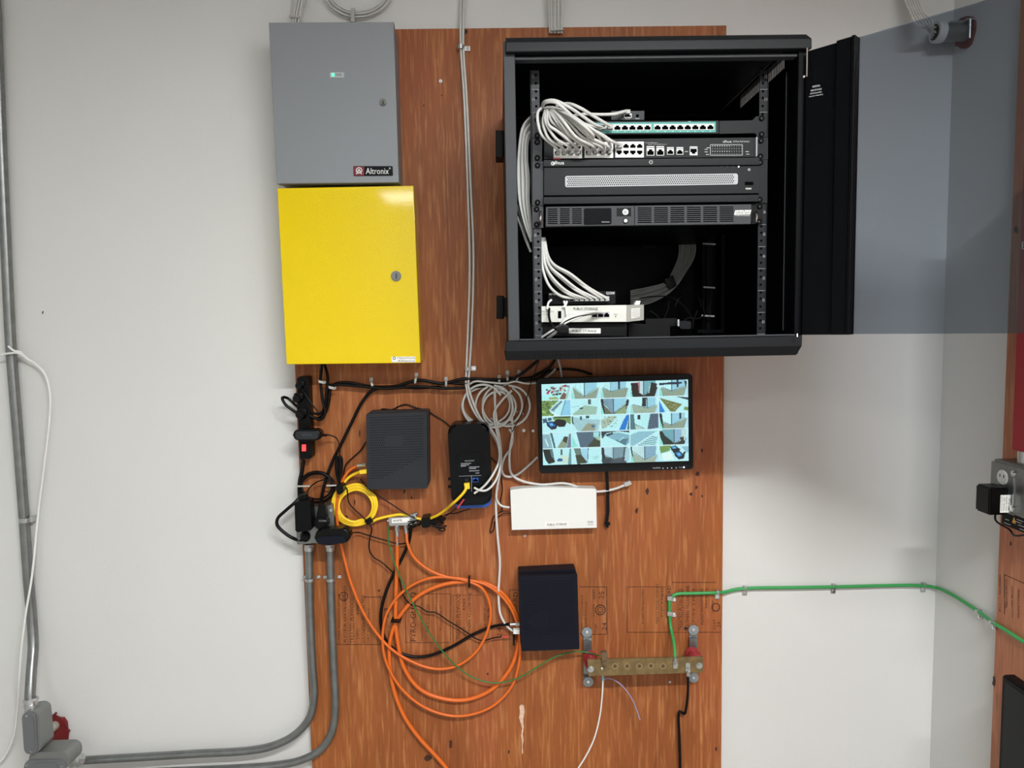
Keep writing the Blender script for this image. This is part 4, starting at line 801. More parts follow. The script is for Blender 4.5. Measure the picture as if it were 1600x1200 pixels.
# ------------------------------------------------------------------ router
ro = thing('wifi_router', 'upright rounded black router with a blue foot beside the perforated modem', 'router', (736, 792))
def shell(q, Y, d, r, bev): 
    bm = B(); slab(bm, rr(q, r, 8), Y, d, bev, 5); return bm
obj('body', shell([(699, 664), (764, 661), (769.5, 788), (706, 791)], -.085, .075, 13, .011), mat('router_plastic', (7, 8, 11), .3, spec=.18, bump=.1, bscale=700), ro)
obj('foot', shell([(708, 770), (768, 768), (767.5, 792.5), (709, 795)], -.07, .05, 10, .003), M_blue, ro)
bm = B(); slab(bm, rr([(714, 708), (752, 706.5), (756, 776), (716, 778)], 6), -.0862, .003, .001); pnl = obj('port_recess', bm, M_lcd, ro)
RP = -.0866
bm = B(); txt(bm, 'WIFI READY', [(726, 719.3), (741.5, 718.6), (741.5, 720.8), (726, 721.5)], RP, .0003)
for y, a, b in ((724, 720, 736), (726.3, 720, 733), (729.5, 733, 749), (732, 733, 744), (735.5, 733, 749), (739, 743, 749), (728.3, 720, 728)): flat(bm, [(a, y), (b, y - .5), (b, y + .3), (a, y + .8)], RP - .0003)
flat(bm, [(717, 744), (752, 742.6), (752, 743), (717, 744.4)], RP - .0003); flat(bm, quad(736.6, 743.5, 737, 768), RP - .0003)
obj('lettering', bm, mat('dim_white_print', (180, 182, 186), .6), pnl, smooth=False)
bm = B(); ring(bm, 729, 750, 1.9, .4, RP - .0003, 12); obj('power_jack', bm, M_ear, pnl, smooth=False)
bm = B(); port(bm, 743, 750, 9, 6.5, RP - .001); obj('port', bm, [M_blue, M_hole], pnl)
for x, y in ((728.5, 760), (741.5, 760), (743, 770)): bm = B(); port(bm, x, y, 8.5, 7.5, RP - .001); obj('port', bm, [M_pl, M_hole], pnl)
bm = B()
for k in range(17): slab(bm, quad(715 + k * 2.9, 778, 716 + k * 2.9, 786), -.0858, .001)
obj('grille_ribs', bm, M_blk2, ro, kind='stuff')
for y in (748, 760): bm = B(); cyl(bm, hit(704.5, y, -.05), (-1, 0, -.1), .004, .007, 12); obj('side_button', bm, M_pl, ro)

# ------------------------------------------------------------------ screws and clips
def screw(px, py, label, Y=-.001, r=2.6):
    bm = B(); cyl(bm, hit(px, py, Y + .001), (0, -1, 0), pxr(2 * r), .003, 14, bevel=.001); s = obj('screw', bm, M_zinc, label=label, cat='screw')
    bm = B(); a = pxr(r); c = hit(px, py, Y - .0023)
    box(bm, c.x - a * .6, c.x + a * .6, c.y, c.y + .0004, c.z - .0003, c.z + .0003); box(bm, c.x - .0003, c.x + .0003, c.y, c.y + .0004, c.z - a * .6, c.z + a * .6); obj('screw_slot', bm, M_dink, s)
screw(688.5, 127, 'lone screw in the plywood right of the grey enclosure')
screw(818.5, 672.5, 'left one of the pair of screws beside the monitor'); screw(833, 673, 'right one of the pair of screws beside the monitor', r=2.2)
screw(1046.5, 1065, 'tiny screw in the plywood under the ground bar', r=2); screw(820, 837, 'tiny screw under the white access point', r=2)
def clip(px, y0, y1, m, label, lean=0):
    t = thing('cable_clip', label, 'cable clip', (px, y0 + 3))
    bm = B(); slab(bm, rr([(px - 2.6, y0), (px + 2.6, y0), (px + 2.6, y0 + 7), (px - 2.6, y0 + 7)], 1.5), -.004, .004); cyl(bm, hit(px, y0 + 3.3, -.004), (0, -1, 0), .002, .002, 10); obj('anchor', bm, m, t)
    bm = B(); P = spline([hit(px, y0 + 6, -.006), hit(px + lean * .4, (y0 + y1) / 2, -.024), hit(px + lean, y1, -.020), hit(px + lean, y1 + 1, -.006)])
    for a, b in zip(P, P[1:]): prism(bm, [a + Vector((-.0028, 0, 0)), a + Vector((.0028, 0, 0)), b + Vector((.0028, 0, 0)), b + Vector((-.0028, 0, 0))], Vector((0, .0012, .0004)))
    obj('tie_strap', bm, m, t)
for px, y0, y1, l, ln in ((580, 590, 609, 'clear nylon clip where a thick cord turns off the black cable run', 2.5), (650.5, 582.5, 599, 'clear nylon clip on the black cable run right under the yellow enclosure corner', -2), (697, 589, 604, 'clear nylon clip on the black cable run above the router', 0),
                          (780, 586, 602, 'left one of the two tall nylon clips above the white cable coil', 0), (793, 579, 601, 'right one of the two tall nylon clips above the white cable coil', 0), (811, 578, 596, 'nylon clip on the black cable run nearest the monitor', -4)):
    clip(px, y0, y1, M_clear, l, ln)
def pipe_clamp(px, py, w_, label, Y=-.012, ang=0, screwdx=12):
    t = thing('pipe_clamp', label, 'clamp', (px, py)); c = hit(px, py, Y)
    bm = B(); r = pxr(w_)
    for k in range(12):
        a0, a1 = math.pi * (k / 12), math.pi * ((k + 1) / 12)
        p0, p1 = [Vector((c.x - r * math.cos(a), c.y - r * math.sin(a) * 1.05, c.z)) for a in (a0, a1)]
        prism(bm, [p0 + Vector((0, 0, -.005)), p1 + Vector((0, 0, -.005)), p1 + Vector((0, 0, .005)), p0 + Vector((0, 0, .005))], Vector((0, .0012, 0)))
    s = 1 if screwdx > 0 else -1
    e = hit(px + screwdx, py + ang, 0); box(bm, min(c.x, e.x) if s < 0 else c.x + r * .9, e.x + .006 if s > 0 else c.x - r * .9, -.004, -.001, c.z - .006, c.z + .006)
    obj('strap', bm, M_zinc, t); bm = B(); cyl(bm, Vector((e.x, -.004, c.z)), (0, -1, 0), .0042, .003, 12, bevel=.001); obj('screw', bm, M_chr, t)
pipe_clamp(720, 74, 11, 'zinc clamp holding the two white cables near the top of the plywood', screwdx=11)
pipe_clamp(730.5, 576, 10, 'zinc clamp holding the two white cables just above the black cable run', screwdx=10)

# ------------------------------------------------------------------ white cables
cable('network_cable', [(717, -208, .010), (720, -8, .012), (719.5, 40, .0), (720, 75, -.010), (725, 150), (731, 300), (734, 420), (731, 520), (729, 570), (728, 600)], 3.7, M_wcab, 'left one of the two white cables running down the plywood from the ceiling', Y=-.012)
cable('network_cable', [(722, -208, .006), (725, -8, .010), (724, 40, -.002), (724, 75, -.014), (729, 150), (736, 300), (740, 400), (737, 520), (734, 570), (732, 600)], 3.7, M_wcab, 'right one of the two white cables running down the plywood from the ceiling', Y=-.016)
LOOPG = 'loops of the white cable coil'
def loop(cx, cy, rx, ry, a0, a1, Y, extra0=(), extra1=(), label=None):
    n = max(6, int(abs(a1 - a0) / 28)); pts = [(cx + rx * math.cos(math.radians(a0 + (a1 - a0) * k / n)), cy + ry * math.sin(math.radians(a0 + (a1 - a0) * k / n)), Y) for k in range(n + 1)]
    cable('coiled_cable', list(extra0) + pts + list(extra1), 3.6, M_wcab, label or 'white cable looped in the coil hanging left of the monitor', Y=Y, group=None if label else LOOPG)
loop(760, 633, 37, 30, -120, 220, -.014, label='large leftmost loop of the white cable coil'); loop(764, 635, 42, 31, 100, 440, -.02, label='wide front loop of the white cable coil over its left half'); loop(772, 635, 29, 33, -90, 250, -.026, label='narrow middle loop of the white cable coil')
loop(785, 633, 31, 32, -60, 280, -.014, label='right middle loop of the white cable coil'); loop(795, 634, 33, 32, -90, 130, -.022, label='rightmost open arc of the white cable coil'); loop(778, 640, 24, 28, 90, 400, -.018, label='small inner loop low in the white cable coil'); loop(755, 634, 32, 33, 60, 330, -.03, label='outer left arc of the white cable coil')
cable('network_cable', [(728, 600), (733, 625), (745, 650), (762, 668), (777, 692), (780, 718, -.07), (770, 742, -.099), (756, 760, -.103), (741, 771, -.10)], 3.6, M_wcab, 'white cable curving from the coil into the lower port of the router', Y=-.04)
cable('network_cable', [(731, 600), (738, 625), (752, 655), (768, 672), (781, 700), (781, 732, -.075), (772, 755, -.1), (760, 766, -.106), (749, 766, -.106), (741, 762, -.10)], 3.6, M_wcab, 'white cable hooking from the coil into the upper port of the router', Y=-.046)
cable('network_cable', [(773, 608), (774, 640), (777, 665), (781, 690), (783, 720), (779, 750), (775, 780), (777, 830), (781, 880), (779, 930), (782, 960), (792, 978), (800, 985, -.02), (806, 987, -.03)], 4, M_wcab, 'white cable dropping from the coil to the navy-black modem', Y=-.02)
cable('network_cable', [(800, 610), (785, 625), (772, 645), (775, 670), (781, 700), (781, 740), (776, 765), (776, 780), (783, 790), (796, 793)], 3.6, M_wcab, 'white cable running from the coil to the left edge of the white access point', Y=-.026)
cable('network_cable', [(796, 670), (801, 680), (798, 700), (788, 715), (784, 735), (790, 744), (805, 743), (825, 728), (840, 714)], 3.8, M_wcab, 'white cable looping low and going up behind the left side of the monitor', Y=-.014)
tc_ = cable('network_cable', [(800, 650), (801, 675), (797, 700), (796, 720), (799, 740), (812, 750), (845, 757), (880, 755), (895, 758), (915, 766), (935, 768), (960, 764), (976, 758)], 4, M_wcab, 'white cable passing behind the access point with a loose clear plug', Y=-.018)
bm = B(); slab(bm, rr([(975, 755), (985, 751.5), (987.5, 756.5), (977, 761)], 1), -.024, .01, .001); obj('plug', bm, M_clear, tc_, label='clear plug')
bm = B(); slab(bm, quad(802, 984, 812, 991), -.04, .012, .001); obj('modem_plug', bm, M_wht, label='white plug pushed into the side of the navy-black modem', cat='plug')
cable('network_cable', [(733, 601, -.02), (742, 596), (760, 597), (790, 599), (805, 596), (822, 599), (840, 598)], 3.2, M_wcab, 'white cable lying along the black cable run towards the monitor top', Y=-.028)
cable('network_cable', [(872, 561), (875, 572), (878, 590)], 3.4, M_gcab, 'grey cable dropping from the cabinet floor to behind the monitor', Y=-.03)
cable('network_cable', [(868, 576), (862, 583), (852, 591)], 3.4, M_gcab, 'short grey cable slanting left above the monitor corner', Y=-.02)
for px, py, l in ((805, 642, 'clear nylon clip inside the right of the white coil'), (770, 655, 'clear nylon clip inside the bottom of the white coil'), (815, 645, 'clear nylon clip at the right rim of the white coil')):
    bm = B(); slab(bm, [(px - 4, py - 2), (px + 3, py), (px + 4, py + 3), (px - 3, py + 1)], -.010, .010, .001); obj('cable_clip', bm, M_clear, label=l, cat='cable clip')
# top of the wall
for k in range(7): cable('riser_cable', [(466 + k * 2.7, -208), (462 + k * 2.7 - (k % 2), -8), (459 + k * 2.3, 10), (455 + k * 2.0 + (k % 3) * .6, 36)], 2.9, M_wcab, 'white cable in the bundle rising from the grey enclosure top', Y=.004 - (k % 2) * .006, group='bundle above the grey enclosure')
bm = B(); tube(bm, [hit(452, 26, -.006), hit(468, 27, -.006)], .003, 8); obj('cable_tie', bm, M_clear, label='clear tie around the bundle above the grey enclosure', cat='cable tie')
for k in range(8): cable('riser_cable', [(857 + k * 2.9, -208), (858 + k * 2.9, -8), (858.5 + k * 2.8, 20), (859 + k * 2.7, 52)], 3.0, M_wcab, 'white cable in the bundle rising behind the rack cabinet top', Y=-.008 - (k % 2) * .005, group='bundle above the rack cabinet')
bm = B(); tube(bm, [hit(860, 47, -.02), hit(880, 46, -.02)], .0028, 8); obj('cable_tie', bm, M_clear, label='clear tie around the bundle above the rack cabinet', cat='cable tie')
for k in range(5):
    rx, ry, cy = 55 - k * 2.2, 45 - k * 1.5, -17 - k * 1.0 + (k % 2)
    cable('coiled_cable', [(559 + rx * math.cos(math.radians(a)), cy + ry * math.sin(math.radians(a))) for a in range(0, 361, 20)], 2.6, M_wcab, 'white cable in the round coil on the wall above the grey enclosure', Y=.006 - (k % 2) * .005, group='coil above the grey enclosure')
bm = B(); slab(bm, quad(548, 12, 553.5, 34), -.006, .02, .001); obj('cable_tie', bm, M_clear, label='clear tie at the bottom of the round coil above the grey enclosure', cat='cable tie')

# ------------------------------------------------------------------ black cable run
K = M_rub
cable('power_cable', [(503, 568, -.05), (501, 595), (504, 625), (508, 645), (502, 655), (485, 650), (465, 636), (449, 622), (441, 622, -.05), (446, 632, -.055), (456, 640, -.055), (466, 647, -.05)], 4.6, K, 'thick black cord looping out past the left edge of the power strip', Y=-.03)
cable('power_cable', [(507, 568, -.05), (512, 590), (510, 615), (506, 640), (498, 647), (483, 642), (470, 630), (464, 618, -.055)], 4.4, K, 'black cord ending in the middle plug of the power strip', Y=-.022)
cable('power_cable', [(465, 600, -.06), (474, 612), (488, 632), (498, 645)], 2.6, K, 'thin black cord from the topmost plug of the power strip', Y=-.05)
cable('power_cable', [(497, 655), (508, 645), (514, 625), (516, 608), (524, 600), (545, 598), (580, 604), (620, 603), (655, 594), (690, 599), (725, 592), (760, 593), (800, 594), (835, 590)], 5, K, 'upper black cord of the run under the yellow enclosure', Y=-.016)
cable('power_cable', [(512, 602), (530, 601), (560, 603), (600, 607), (650, 604), (700, 607), (750, 604), (785, 600), (815, 584), (842, 562)], 4.6, K, 'black cord of the run that slants up to the cabinet bottom', Y=-.024)
cable('power_cable', [(690, 605), (650, 606), (610, 605), (582, 610), (566, 628), (552, 655), (535, 690), (520, 720), (509, 750), (503, 775), (502, 795)], 5, K, 'thick black cord running diagonally down to the round plug', Y=-.02)
cable('power_cable', [(700, 598), (740, 600), (780, 596), (815, 596), (840, 585), (860, 573), (868, 560)], 4.4, K, 'black cord of the run nearest the monitor top left corner', Y=-.012)
cable('power_cable', [(795, 590), (820, 594), (840, 592), (858, 580), (880, 577), (905, 579), (925, 585)], 3.6, K, 'thin black cord going behind the top of the monitor', Y=-.012)
cable('signal_wire', [(842, 562), (836, 580), (829, 600), (823, 622), (818, 640), (808, 660), (800, 675)], 1.5, K, 'thin dark wire crossing the right side of the white coil', Y=-.036)
cable('signal_wire', [(592, 642), (598, 639), (612, 640), (625, 634), (635, 632), (650, 637), (668, 642), (680, 650), (692, 657), (703, 666)], 1.9, K, 'thin black wire over the top of the slate modem to the router', Y=-.006)
cable('signal_wire', [(572, 690), (563, 704), (550, 716), (540, 727), (537, 742), (536, 760)], 2, K, 'thin black wire from the slate modem left edge down to the strap', Y=-.012)
cable('signal_wire', [(507, 679, -.05), (515, 680, -.04), (525, 684), (530, 695), (531, 714)], 2.0, K, 'thin black wire from the oval adapter on the power strip', Y=-.03)
for k in range(5): cable('folded_cable', [(531 - k * .5, 760), (525 + k * 2, 740), (525 + k * 2.1, 718), (528 + k * 1.2, 713), (531 + k, 718), (531 + k * .6, 745)], 2.2, K, 'thin black cord folded in the upright hank above the yellow coil', Y=-.03 - (k % 2) * .006, group='folded cord hank')
bm = B(); slab(bm, rr([(524, 757), (536, 756), (537, 770), (527, 775)], 4), -.05, .03, .006); obj('hook_strap', bm, K, label='black strap gathering the cord hank at the top left of the yellow coil', cat='strap')
cable('signal_wire', [(536, 755), (542, 764), (545, 785), (555, 797), (565, 806), (573, 814), (581, 826), (578, 840), (577, 858), (583, 870), (597, 879), (608, 889), (618, 899, -.01), (624, 905, -.008), (629, 928), (640, 943), (655, 948), (668, 956), (680, 957), (700, 970), (722, 983), (742, 997), (755, 1001), (770, 997), (784, 995)], 2.2, K, 'long thin black wire wandering from the cord hank to the navy-black modem', Y=-.018)
cable('signal_wire', [(784, 995), (796, 995)], 2.4, mat('red_wire', (190, 50, 40), .4), 'short red wire end entering the navy-black modem', Y=-.018)
cable('signal_wire', [(548, 833, -.05), (560, 832), (580, 838), (605, 845), (625, 850), (638, 846), (642, 835)], 2.1, K, 'thin black wire from the lower oval adapter to the splitter', Y=-.02)
cable('signal_wire', [(563, 748), (574, 762), (592, 775), (612, 788), (630, 800), (648, 810)], 2.1, K, 'thin black wire slanting from under the slate modem to the splitter', Y=-.03)
cable('power_cable', [(474, 719), (472, 735), (468, 755), (468, 775)], 6.5, K, 'thick black cord leaving the bottom of the power strip', Y=-.02)
for k, (rx, ry, dx, dy) in enumerate(((28, 24, 0, 0), (26, 22, 1, 1), (24, 21, 0, -2))):
    cable('coiled_cable', [(495 + dx + rx * math.cos(math.radians(a)), 761 + dy + ry * math.sin(math.radians(a))) for a in range(0, 361, 30)], 3.4, K, 'black cord looped in the ring above the metal outlet box', Y=-.014 - k * .006, group='ring of black cord')
cable('signal_wire', [(478, 775), (482, 765), (492, 755), (505, 750), (515, 752), (528, 760)], 2, K, 'thin black wire arching inside the ring of black cord', Y=-.034)
for x0, x1, y in ((464, 484, 760), (510, 527, 759)):
    bm = B(); prism(bm, [hit(x0, y - 1.2, -.036), hit(x1, y - 1.7, -.036), hit(x1, y + .6, -.036), hit(x0, y + 1.1, -.036)], Vector((0, .002, 0))); obj('cable_tie', bm, M_clear, label='clear tie on the %s side of the ring of black cord' % ('left' if x0 < 500 else 'right'), cat='cable tie')
cable('power_cable', [(472, 772, -.03), (462, 784), (446, 798), (434, 810), (433, 820), (444, 832), (458, 841), (470, 844, -.05), (478, 838, -.055)], 5.4, K, 'thick black cord bowing out over the white wall to the metal outlet box', Y=-.045)
for x, y, l in ((502, 597, 'upper'), (518, 606, 'lower')):
    bm = B(); prism(bm, [hit(x - 5, y - 3, -.036), hit(x + 5, y - 1, -.036), hit(x + 5, y + 3, -.036), hit(x - 4, y + 1, -.036)], Vector((0, .002, 0))); cyl(bm, hit(x + 6, y, -.03), (0, -1, 0), .003, .006, 8); obj('cable_tie', bm, M_clear, label='%s clear tie on the black cords right of the power strip' % l, cat='cable tie')

# ------------------------------------------------------------------ power strip
st_ = thing('power_strip', 'upright black power strip with a red switch at the plywood left edge', 'power strip', (476, 720))
bm = B(); slab(bm, rr([(464, 589), (481.5, 588), (487, 716), (468.5, 719)], 3), -.038, .036, .003); obj('body', bm, mat('strip_plastic', (7, 7, 8), .4, spec=.15), st_)
for y in (600, 617, 634, 652, 665):
    bm = B(); slab(bm, rr(quad(468.5, y - 5, 478.5, y + 5), 3), -.0388, .001); [flat(bm, quad(x, y - 3, x + 1, y), -.0391, 1) for x in (471, 475)]; obj('socket', bm, [M_pl, M_hole], st_)
bm = B(); slab(bm, quad(471.5, 695, 477.5, 705), -.041, .003, .001); obj('switch', bm, M_redlt, st_, label='glowing red switch')
for x, y, r, l in ((469, 602, 6.5, 'topmost small black plug in the power strip'), (466, 622, 8, 'round black plug below the topmost one in the power strip'), (471, 647, 8.5, 'angled black plug in the middle of the power strip')):
    bm = B(); cyl(bm, hit(x, y, -.039), (0, -1, 0), pxr(2 * r), .02, 16, r2=pxr(1.4 * r), bevel=.002); slab(bm, rr(quad(x - r * .9, y - r, x + r * .9, y + r * .2), 3), -.052, .012, .002); obj('plug', bm, K, label=l, cat='plug')
def oval_adapter(q, inner, Y0, label, cap_):
    t = thing('power_adapter', label, 'power adapter', (q[3][0] + 20, q[3][1]))
    bm = B(); slab(bm, rr(q, abs(q[3][1] - q[0][1]) * .45, 8), Y0, .03, .006, 4); obj('body', bm, K, t)
    bm = B(); slab(bm, rr(inner, abs(inner[3][1] - inner[0][1]) * .42, 8), Y0 - .002, .003, .001); obj('end_face', bm, M_mpl if cap_ else M_navy, t); return t
oa = oval_adapter([(457, 671.5), (501, 671), (502, 688), (458, 689)], [(461, 674), (497, 674), (498, 686), (461, 686.5)], -.075, 'oval black power adapter plugged across the power strip', True)
text('NETGEAR', quad(472, 678, 488, 681), -.0772, mat('faint_print', (75, 78, 82), .5), oa)
oval_adapter([(491, 828), (546, 825), (548, 848), (492, 852.5)], [(495, 839), (539, 837), (540, 849), (496, 851)], -.10, 'large oval black power adapter on the metal outlet box', False)
bm = B(); tube(bm, spline([hit(501, 680, -.06), hit(505, 680, -.055), hit(511, 680, -.05)]), .0035, 8); obj('strain_relief', bm, K, oa)

# ------------------------------------------------------------------ metal outlet box with plugs
ob = thing('outlet_box', 'galvanised square outlet box with adapters at the plywood left edge', 'outlet box', (492, 850))
bm = B(); slab(bm, rr([(462, 796), (518, 789), (521, 846), (464, 851)], 2), -.05, .048, .001); obj('box', bm, M_galv, ob)
bm = B(); slab(bm, rr([(464.5, 793), (520.5, 791), (523, 847), (466, 850)], 4), -.053, .003, .0008); cv = obj('cover_plate', bm, M_galv, ob)
for x, y in ((477, 812), (477, 838), (506, 812), (506, 838)): bm = B(); slab(bm, disc(x, y, 8, 9, 18), -.0545, .0015); flat(bm, quad(x - 3.5, y - 4, x - 2.5, y), -.055, 1); flat(bm, quad(x + 2.5, y - 4, x + 3.5, y), -.055, 1); obj('receptacle', bm, [M_pl, M_hole], cv)
bm = B(); cyl(bm, hit(517, 797, -.053), (0, -1, 0), .004, .002, 12); obj('cover_screw', bm, M_chr, cv)
pa_ = thing('power_adapter', 'tall black box adapter on the left of the metal outlet box', 'power adapter', (473, 840))
bm = B(); slab(bm, rr([(460, 784), (484, 782.5), (487, 829), (461.5, 832)], 3), -.098, .04, .003); obj('body', bm, M_pl, pa_)
bm = B(); slab(bm, rr([(468, 774), (478, 773), (479, 786), (466, 787)], 2), -.085, .02, .002); obj('strain_relief', bm, K, pa_)
bm = B(); cyl(bm, hit(477, 837, -.055), (0, -1, 0), .011, .016, 16, r2=.008, bevel=.002); obj('plug', bm, K, label='small round plug at the lower left of the metal outlet box', cat='plug')
rp = thing('plug', 'large round black plug with a tapered neck on the metal outlet box', 'plug', (504, 824))
bm = B(); cyl(bm, hit(504, 814, -.054), (0, -1, 0), pxr(23), .022, 22, r2=pxr(21), bevel=.003); obj('body', bm, K, rp)
bm = B(); slab(bm, [(497.5, 788), (506.5, 787), (511.5, 808), (494, 809)], -.072, .014, .002); obj('neck', bm, K, rp)
text('COLEMAN', quad(498, 812.5, 510, 815), -.0765, mat('grey_mark', (150, 150, 155), .5), rp)
# conduits
def conduit(name, pts, wpx, label, Y): return cable(name, pts, wpx, M_galv, label, 'conduit', Y=Y, n=18, sub=8)
c1 = conduit('conduit', [(483, 853), (484.5, 950), (488.5, 1040), (491, 1085), (484, 1120), (462, 1147), (430, 1164), (395, 1172), (300, 1178), (200, 1184), (127, 1188)], 12.5, 'left galvanised conduit below the outlet box, bending to the corner fitting', -.02)
c2 = conduit('conduit', [(516, 853), (518, 950), (521.5, 1040), (524, 1110), (518, 1145), (500, 1172), (470, 1188), (430, 1196), (380, 1200), (250, 1206), (120, 1212)], 12.5, 'right galvanised conduit below the outlet box, bending out at the bottom', -.02)
for c, x in ((c1, 483), (c2, 516)):
    bm = B(); p0 = hit(x, 852, -.02); tube(bm, [hit(x, 850, -.02), hit(x, 860, -.02)], .0125, 18); tube(bm, [hit(x, 851, -.02), hit(x, 854, -.02)], .0145, 6); obj('connector', bm, M_zinc, c)
for x, l in ((484.5, 'zinc strap around the left conduit below the outlet box'), (517, 'zinc strap around the right conduit below the outlet box')):
    t = thing('conduit_strap', l, 'clamp', (x, 905)); c = hit(x, 905, -.02); r = .0125; bm = B()
    for k in range(12):
        p0, p1 = [Vector((c.x - r * math.cos(a), c.y - r * math.sin(a), c.z)) for a in (math.pi * k / 12, math.pi * (k + 1) / 12)]
        prism(bm, [p0 + Vector((0, 0, -.004)), p1 + Vector((0, 0, -.004)), p1 + Vector((0, 0, .004)), p0 + Vector((0, 0, .004))], (p0 - c).normalized() * .001)
    for s in (-1, 1): box(bm, c.x + s * r - (.012 if s < 0 else 0), c.x + s * r + (.012 if s > 0 else 0), -.004, -.002, c.z - .004, c.z + .004)
    obj('strap', bm, M_zinc, t); bm = B(); cyl(bm, Vector((c.x + r + .006, -.004, c.z)), (0, -1, 0), .003, .003, 10); obj('screw', bm, M_chr, t)
lc = conduit('conduit', [(-30, -208), (-16, -60), (-8, 0), (-3, 100), (3, 250), (10, 400), (17, 540), (28, 680), (37, 800), (44, 900), (50, 970, -.005), (52, 1010, -.02), (49, 1050, -.05), (47, 1090, -.075), (47, 1115, -.08)], 15, 'tall galvanised conduit running down the far left of the wall', 0.0)
t = thing('conduit_strap', 'zinc one-hole strap on the tall left conduit', 'clamp', (40, 812, WY)); c = hit(40, 812, 0.0); bm = B(); r = .0145
for k in range(12):
    p0, p1 = [Vector((c.x - r * math.cos(a), c.y - r * math.sin(a), c.z)) for a in (math.pi * k / 12, math.pi * (k + 1) / 12)]
    prism(bm, [p0 + Vector((0, 0, -.006)), p1 + Vector((0, 0, -.006)), p1 + Vector((0, 0, .006)), p0 + Vector((0, 0, .006))], (p0 - c).normalized() * .0012)
box(bm, c.x - r - .010, c.x - r, WY - .006, WY - .003, c.z - .006, c.z + .006); box(bm, c.x + r, c.x + r + .006, -.005, WY - .003, c.z - .006, c.z + .008)
obj('strap', bm, M_zinc, t); bm = B(); cyl(bm, Vector((c.x - r - .004, WY - .006, c.z)), (0, -1, 0), .0042, .004, 12); obj('screw', bm, M_chr, t)
# corner fittings
def fitting(label, q, Y, depth, cov, r):
    t = thing('conduit_fitting', label, 'conduit fitting', (q[3][0] + 10, q[3][1], WY))
    bm = B(); slab(bm, rr(q, r, 6), Y, depth, .002); obj('body', bm, M_lb, t)
    bm = B(); slab(bm, rr(cov, r * .95, 6), Y - .004, .004, .001); cc = obj('cover', bm, mat('grey_cover', (112, 114, 117), .5, metal=.3), t)
    cx, cy = sum(p[0] for p in cov) / 4, sum(p[1] for p in cov) / 4
    bm = B(); slab(bm, rr([(cx + (x - cx) * .62, cy + (y - cy) * .82 if abs(cov[2][1] - cov[0][1]) > 30 else cy + (y - cy) * .62) for x, y in cov], r * .6, 6), Y - .0055, .0015, .0006); obj('raised_field', bm, mat('grey_cover', (140, 142, 144)), cc)
    return t, cc
f1, cc1 = fitting('upright grey conduit body at the foot of the tall left conduit', [(35, 1112), (60, 1110), (66, 1174), (40, 1179)], -.115, .05, [(33.5, 1113), (55, 1112.5), (59, 1177), (38, 1180)], 10)
for x, y in ((42.5, 1118), (48.5, 1174)): bm = B(); cyl(bm, hit(x, y, -.119), (0, -1, 0), .003, .002, 10); obj('screw', bm, M_chr, cc1)
bm = B(); tube(bm, [hit(48, 1092, -.082), hit(49.5, 1113, -.088)], .0155, 16); tube(bm, [hit(48, 1091, -.082), hit(48.3, 1095, -.083)], .0185, 6); tube(bm, [hit(49, 1100, -.085), hit(49.3, 1104, -.086)], .0175, 16); obj('connector', bm, M_zinc, f1)
bm = B(); tube(bm, [hit(60, 1152, -.085), hit(88, 1132, WY - .002)], .0125, 14); obj('nipple', bm, mat('pale_coupling', (176, 172, 160), .5), f1)
f2, cc2 = fitting('level grey conduit body at the bottom left by the red putty', [(44, 1176), (108, 1174), (110, 1200), (46, 1204)], -.10, .055, [(37, 1188), (102, 1186.5), (103, 1211), (38, 1213)], 11)
for x, y in ((42, 1196), (98, 1197)): bm = B(); cyl(bm, hit(x, y, -.104), (0, -1, 0), .003, .002, 10); obj('screw', bm, M_chr, cc2)
bm = B(); tube(bm, [hit(108, 1188, -.06), hit(128, 1187, -.035)], .0155, 16); tube(bm, [hit(112, 1188, -.056), hit(116, 1188, -.05)], .0185, 6); tube(bm, [hit(121, 1188, -.044), hit(124, 1188, -.04)], .0175, 6); obj('connector', bm, M_zinc, f2)
bm = B(); tube(bm, [hit(72, 1176, -.07), hit(88, 1166, WY - .002)], .0085, 14); obj('nipple', bm, M_zinc, f2)
bm = B(); slab(bm, [(70, 1124), (76, 1121), (81, 1119), (84, 1115), (86.5, 1116), (85, 1120), (92, 1123), (98, 1123), (103, 1130), (104, 1141), (107.5, 1144), (105, 1148), (104, 1158), (106, 1166), (105, 1172.5), (74, 1172.5), (64, 1168), (66, 1140)], WY - .010, .009, .004)
obj('firestop_putty', bm, M_red, label='dark red putty patch on the wall behind the corner conduit bodies', cat='firestop')
# loose white cord on the left
cable('cord', [(-5, 556, -.02), (15, 552, -.022), (30, 552, -.022), (42, 560, -.012), (55, 568), (70, 585), (78, 615), (77, 660), (70, 720), (60, 800), (50, 900, -.022), (40, 960, -.03), (34, 1010, -.03), (30, 1060, -.03), (27, 1110), (20, 1155), (5, 1185), (-6, 1196)], 3.4, M_wht, 'loose white cord crossing the tall left conduit and hanging down the wall', Y=-.006)
cable('cord', [(13, 541, -.022), (22, 548, -.022), (32, 550, -.018), (38, 556, -.012), (46, 563)], 3.4, M_wht, 'short white cord end tied over the tall left conduit', Y=-.008)
bm = B(); tube(bm, [hit(67, 486, WY - .003), hit(66.5, 490, WY - .003)], .0012, 6); obj('nail', bm, M_dink, label='tiny dark nail in the white wall right of the tall conduit', cat='nail')

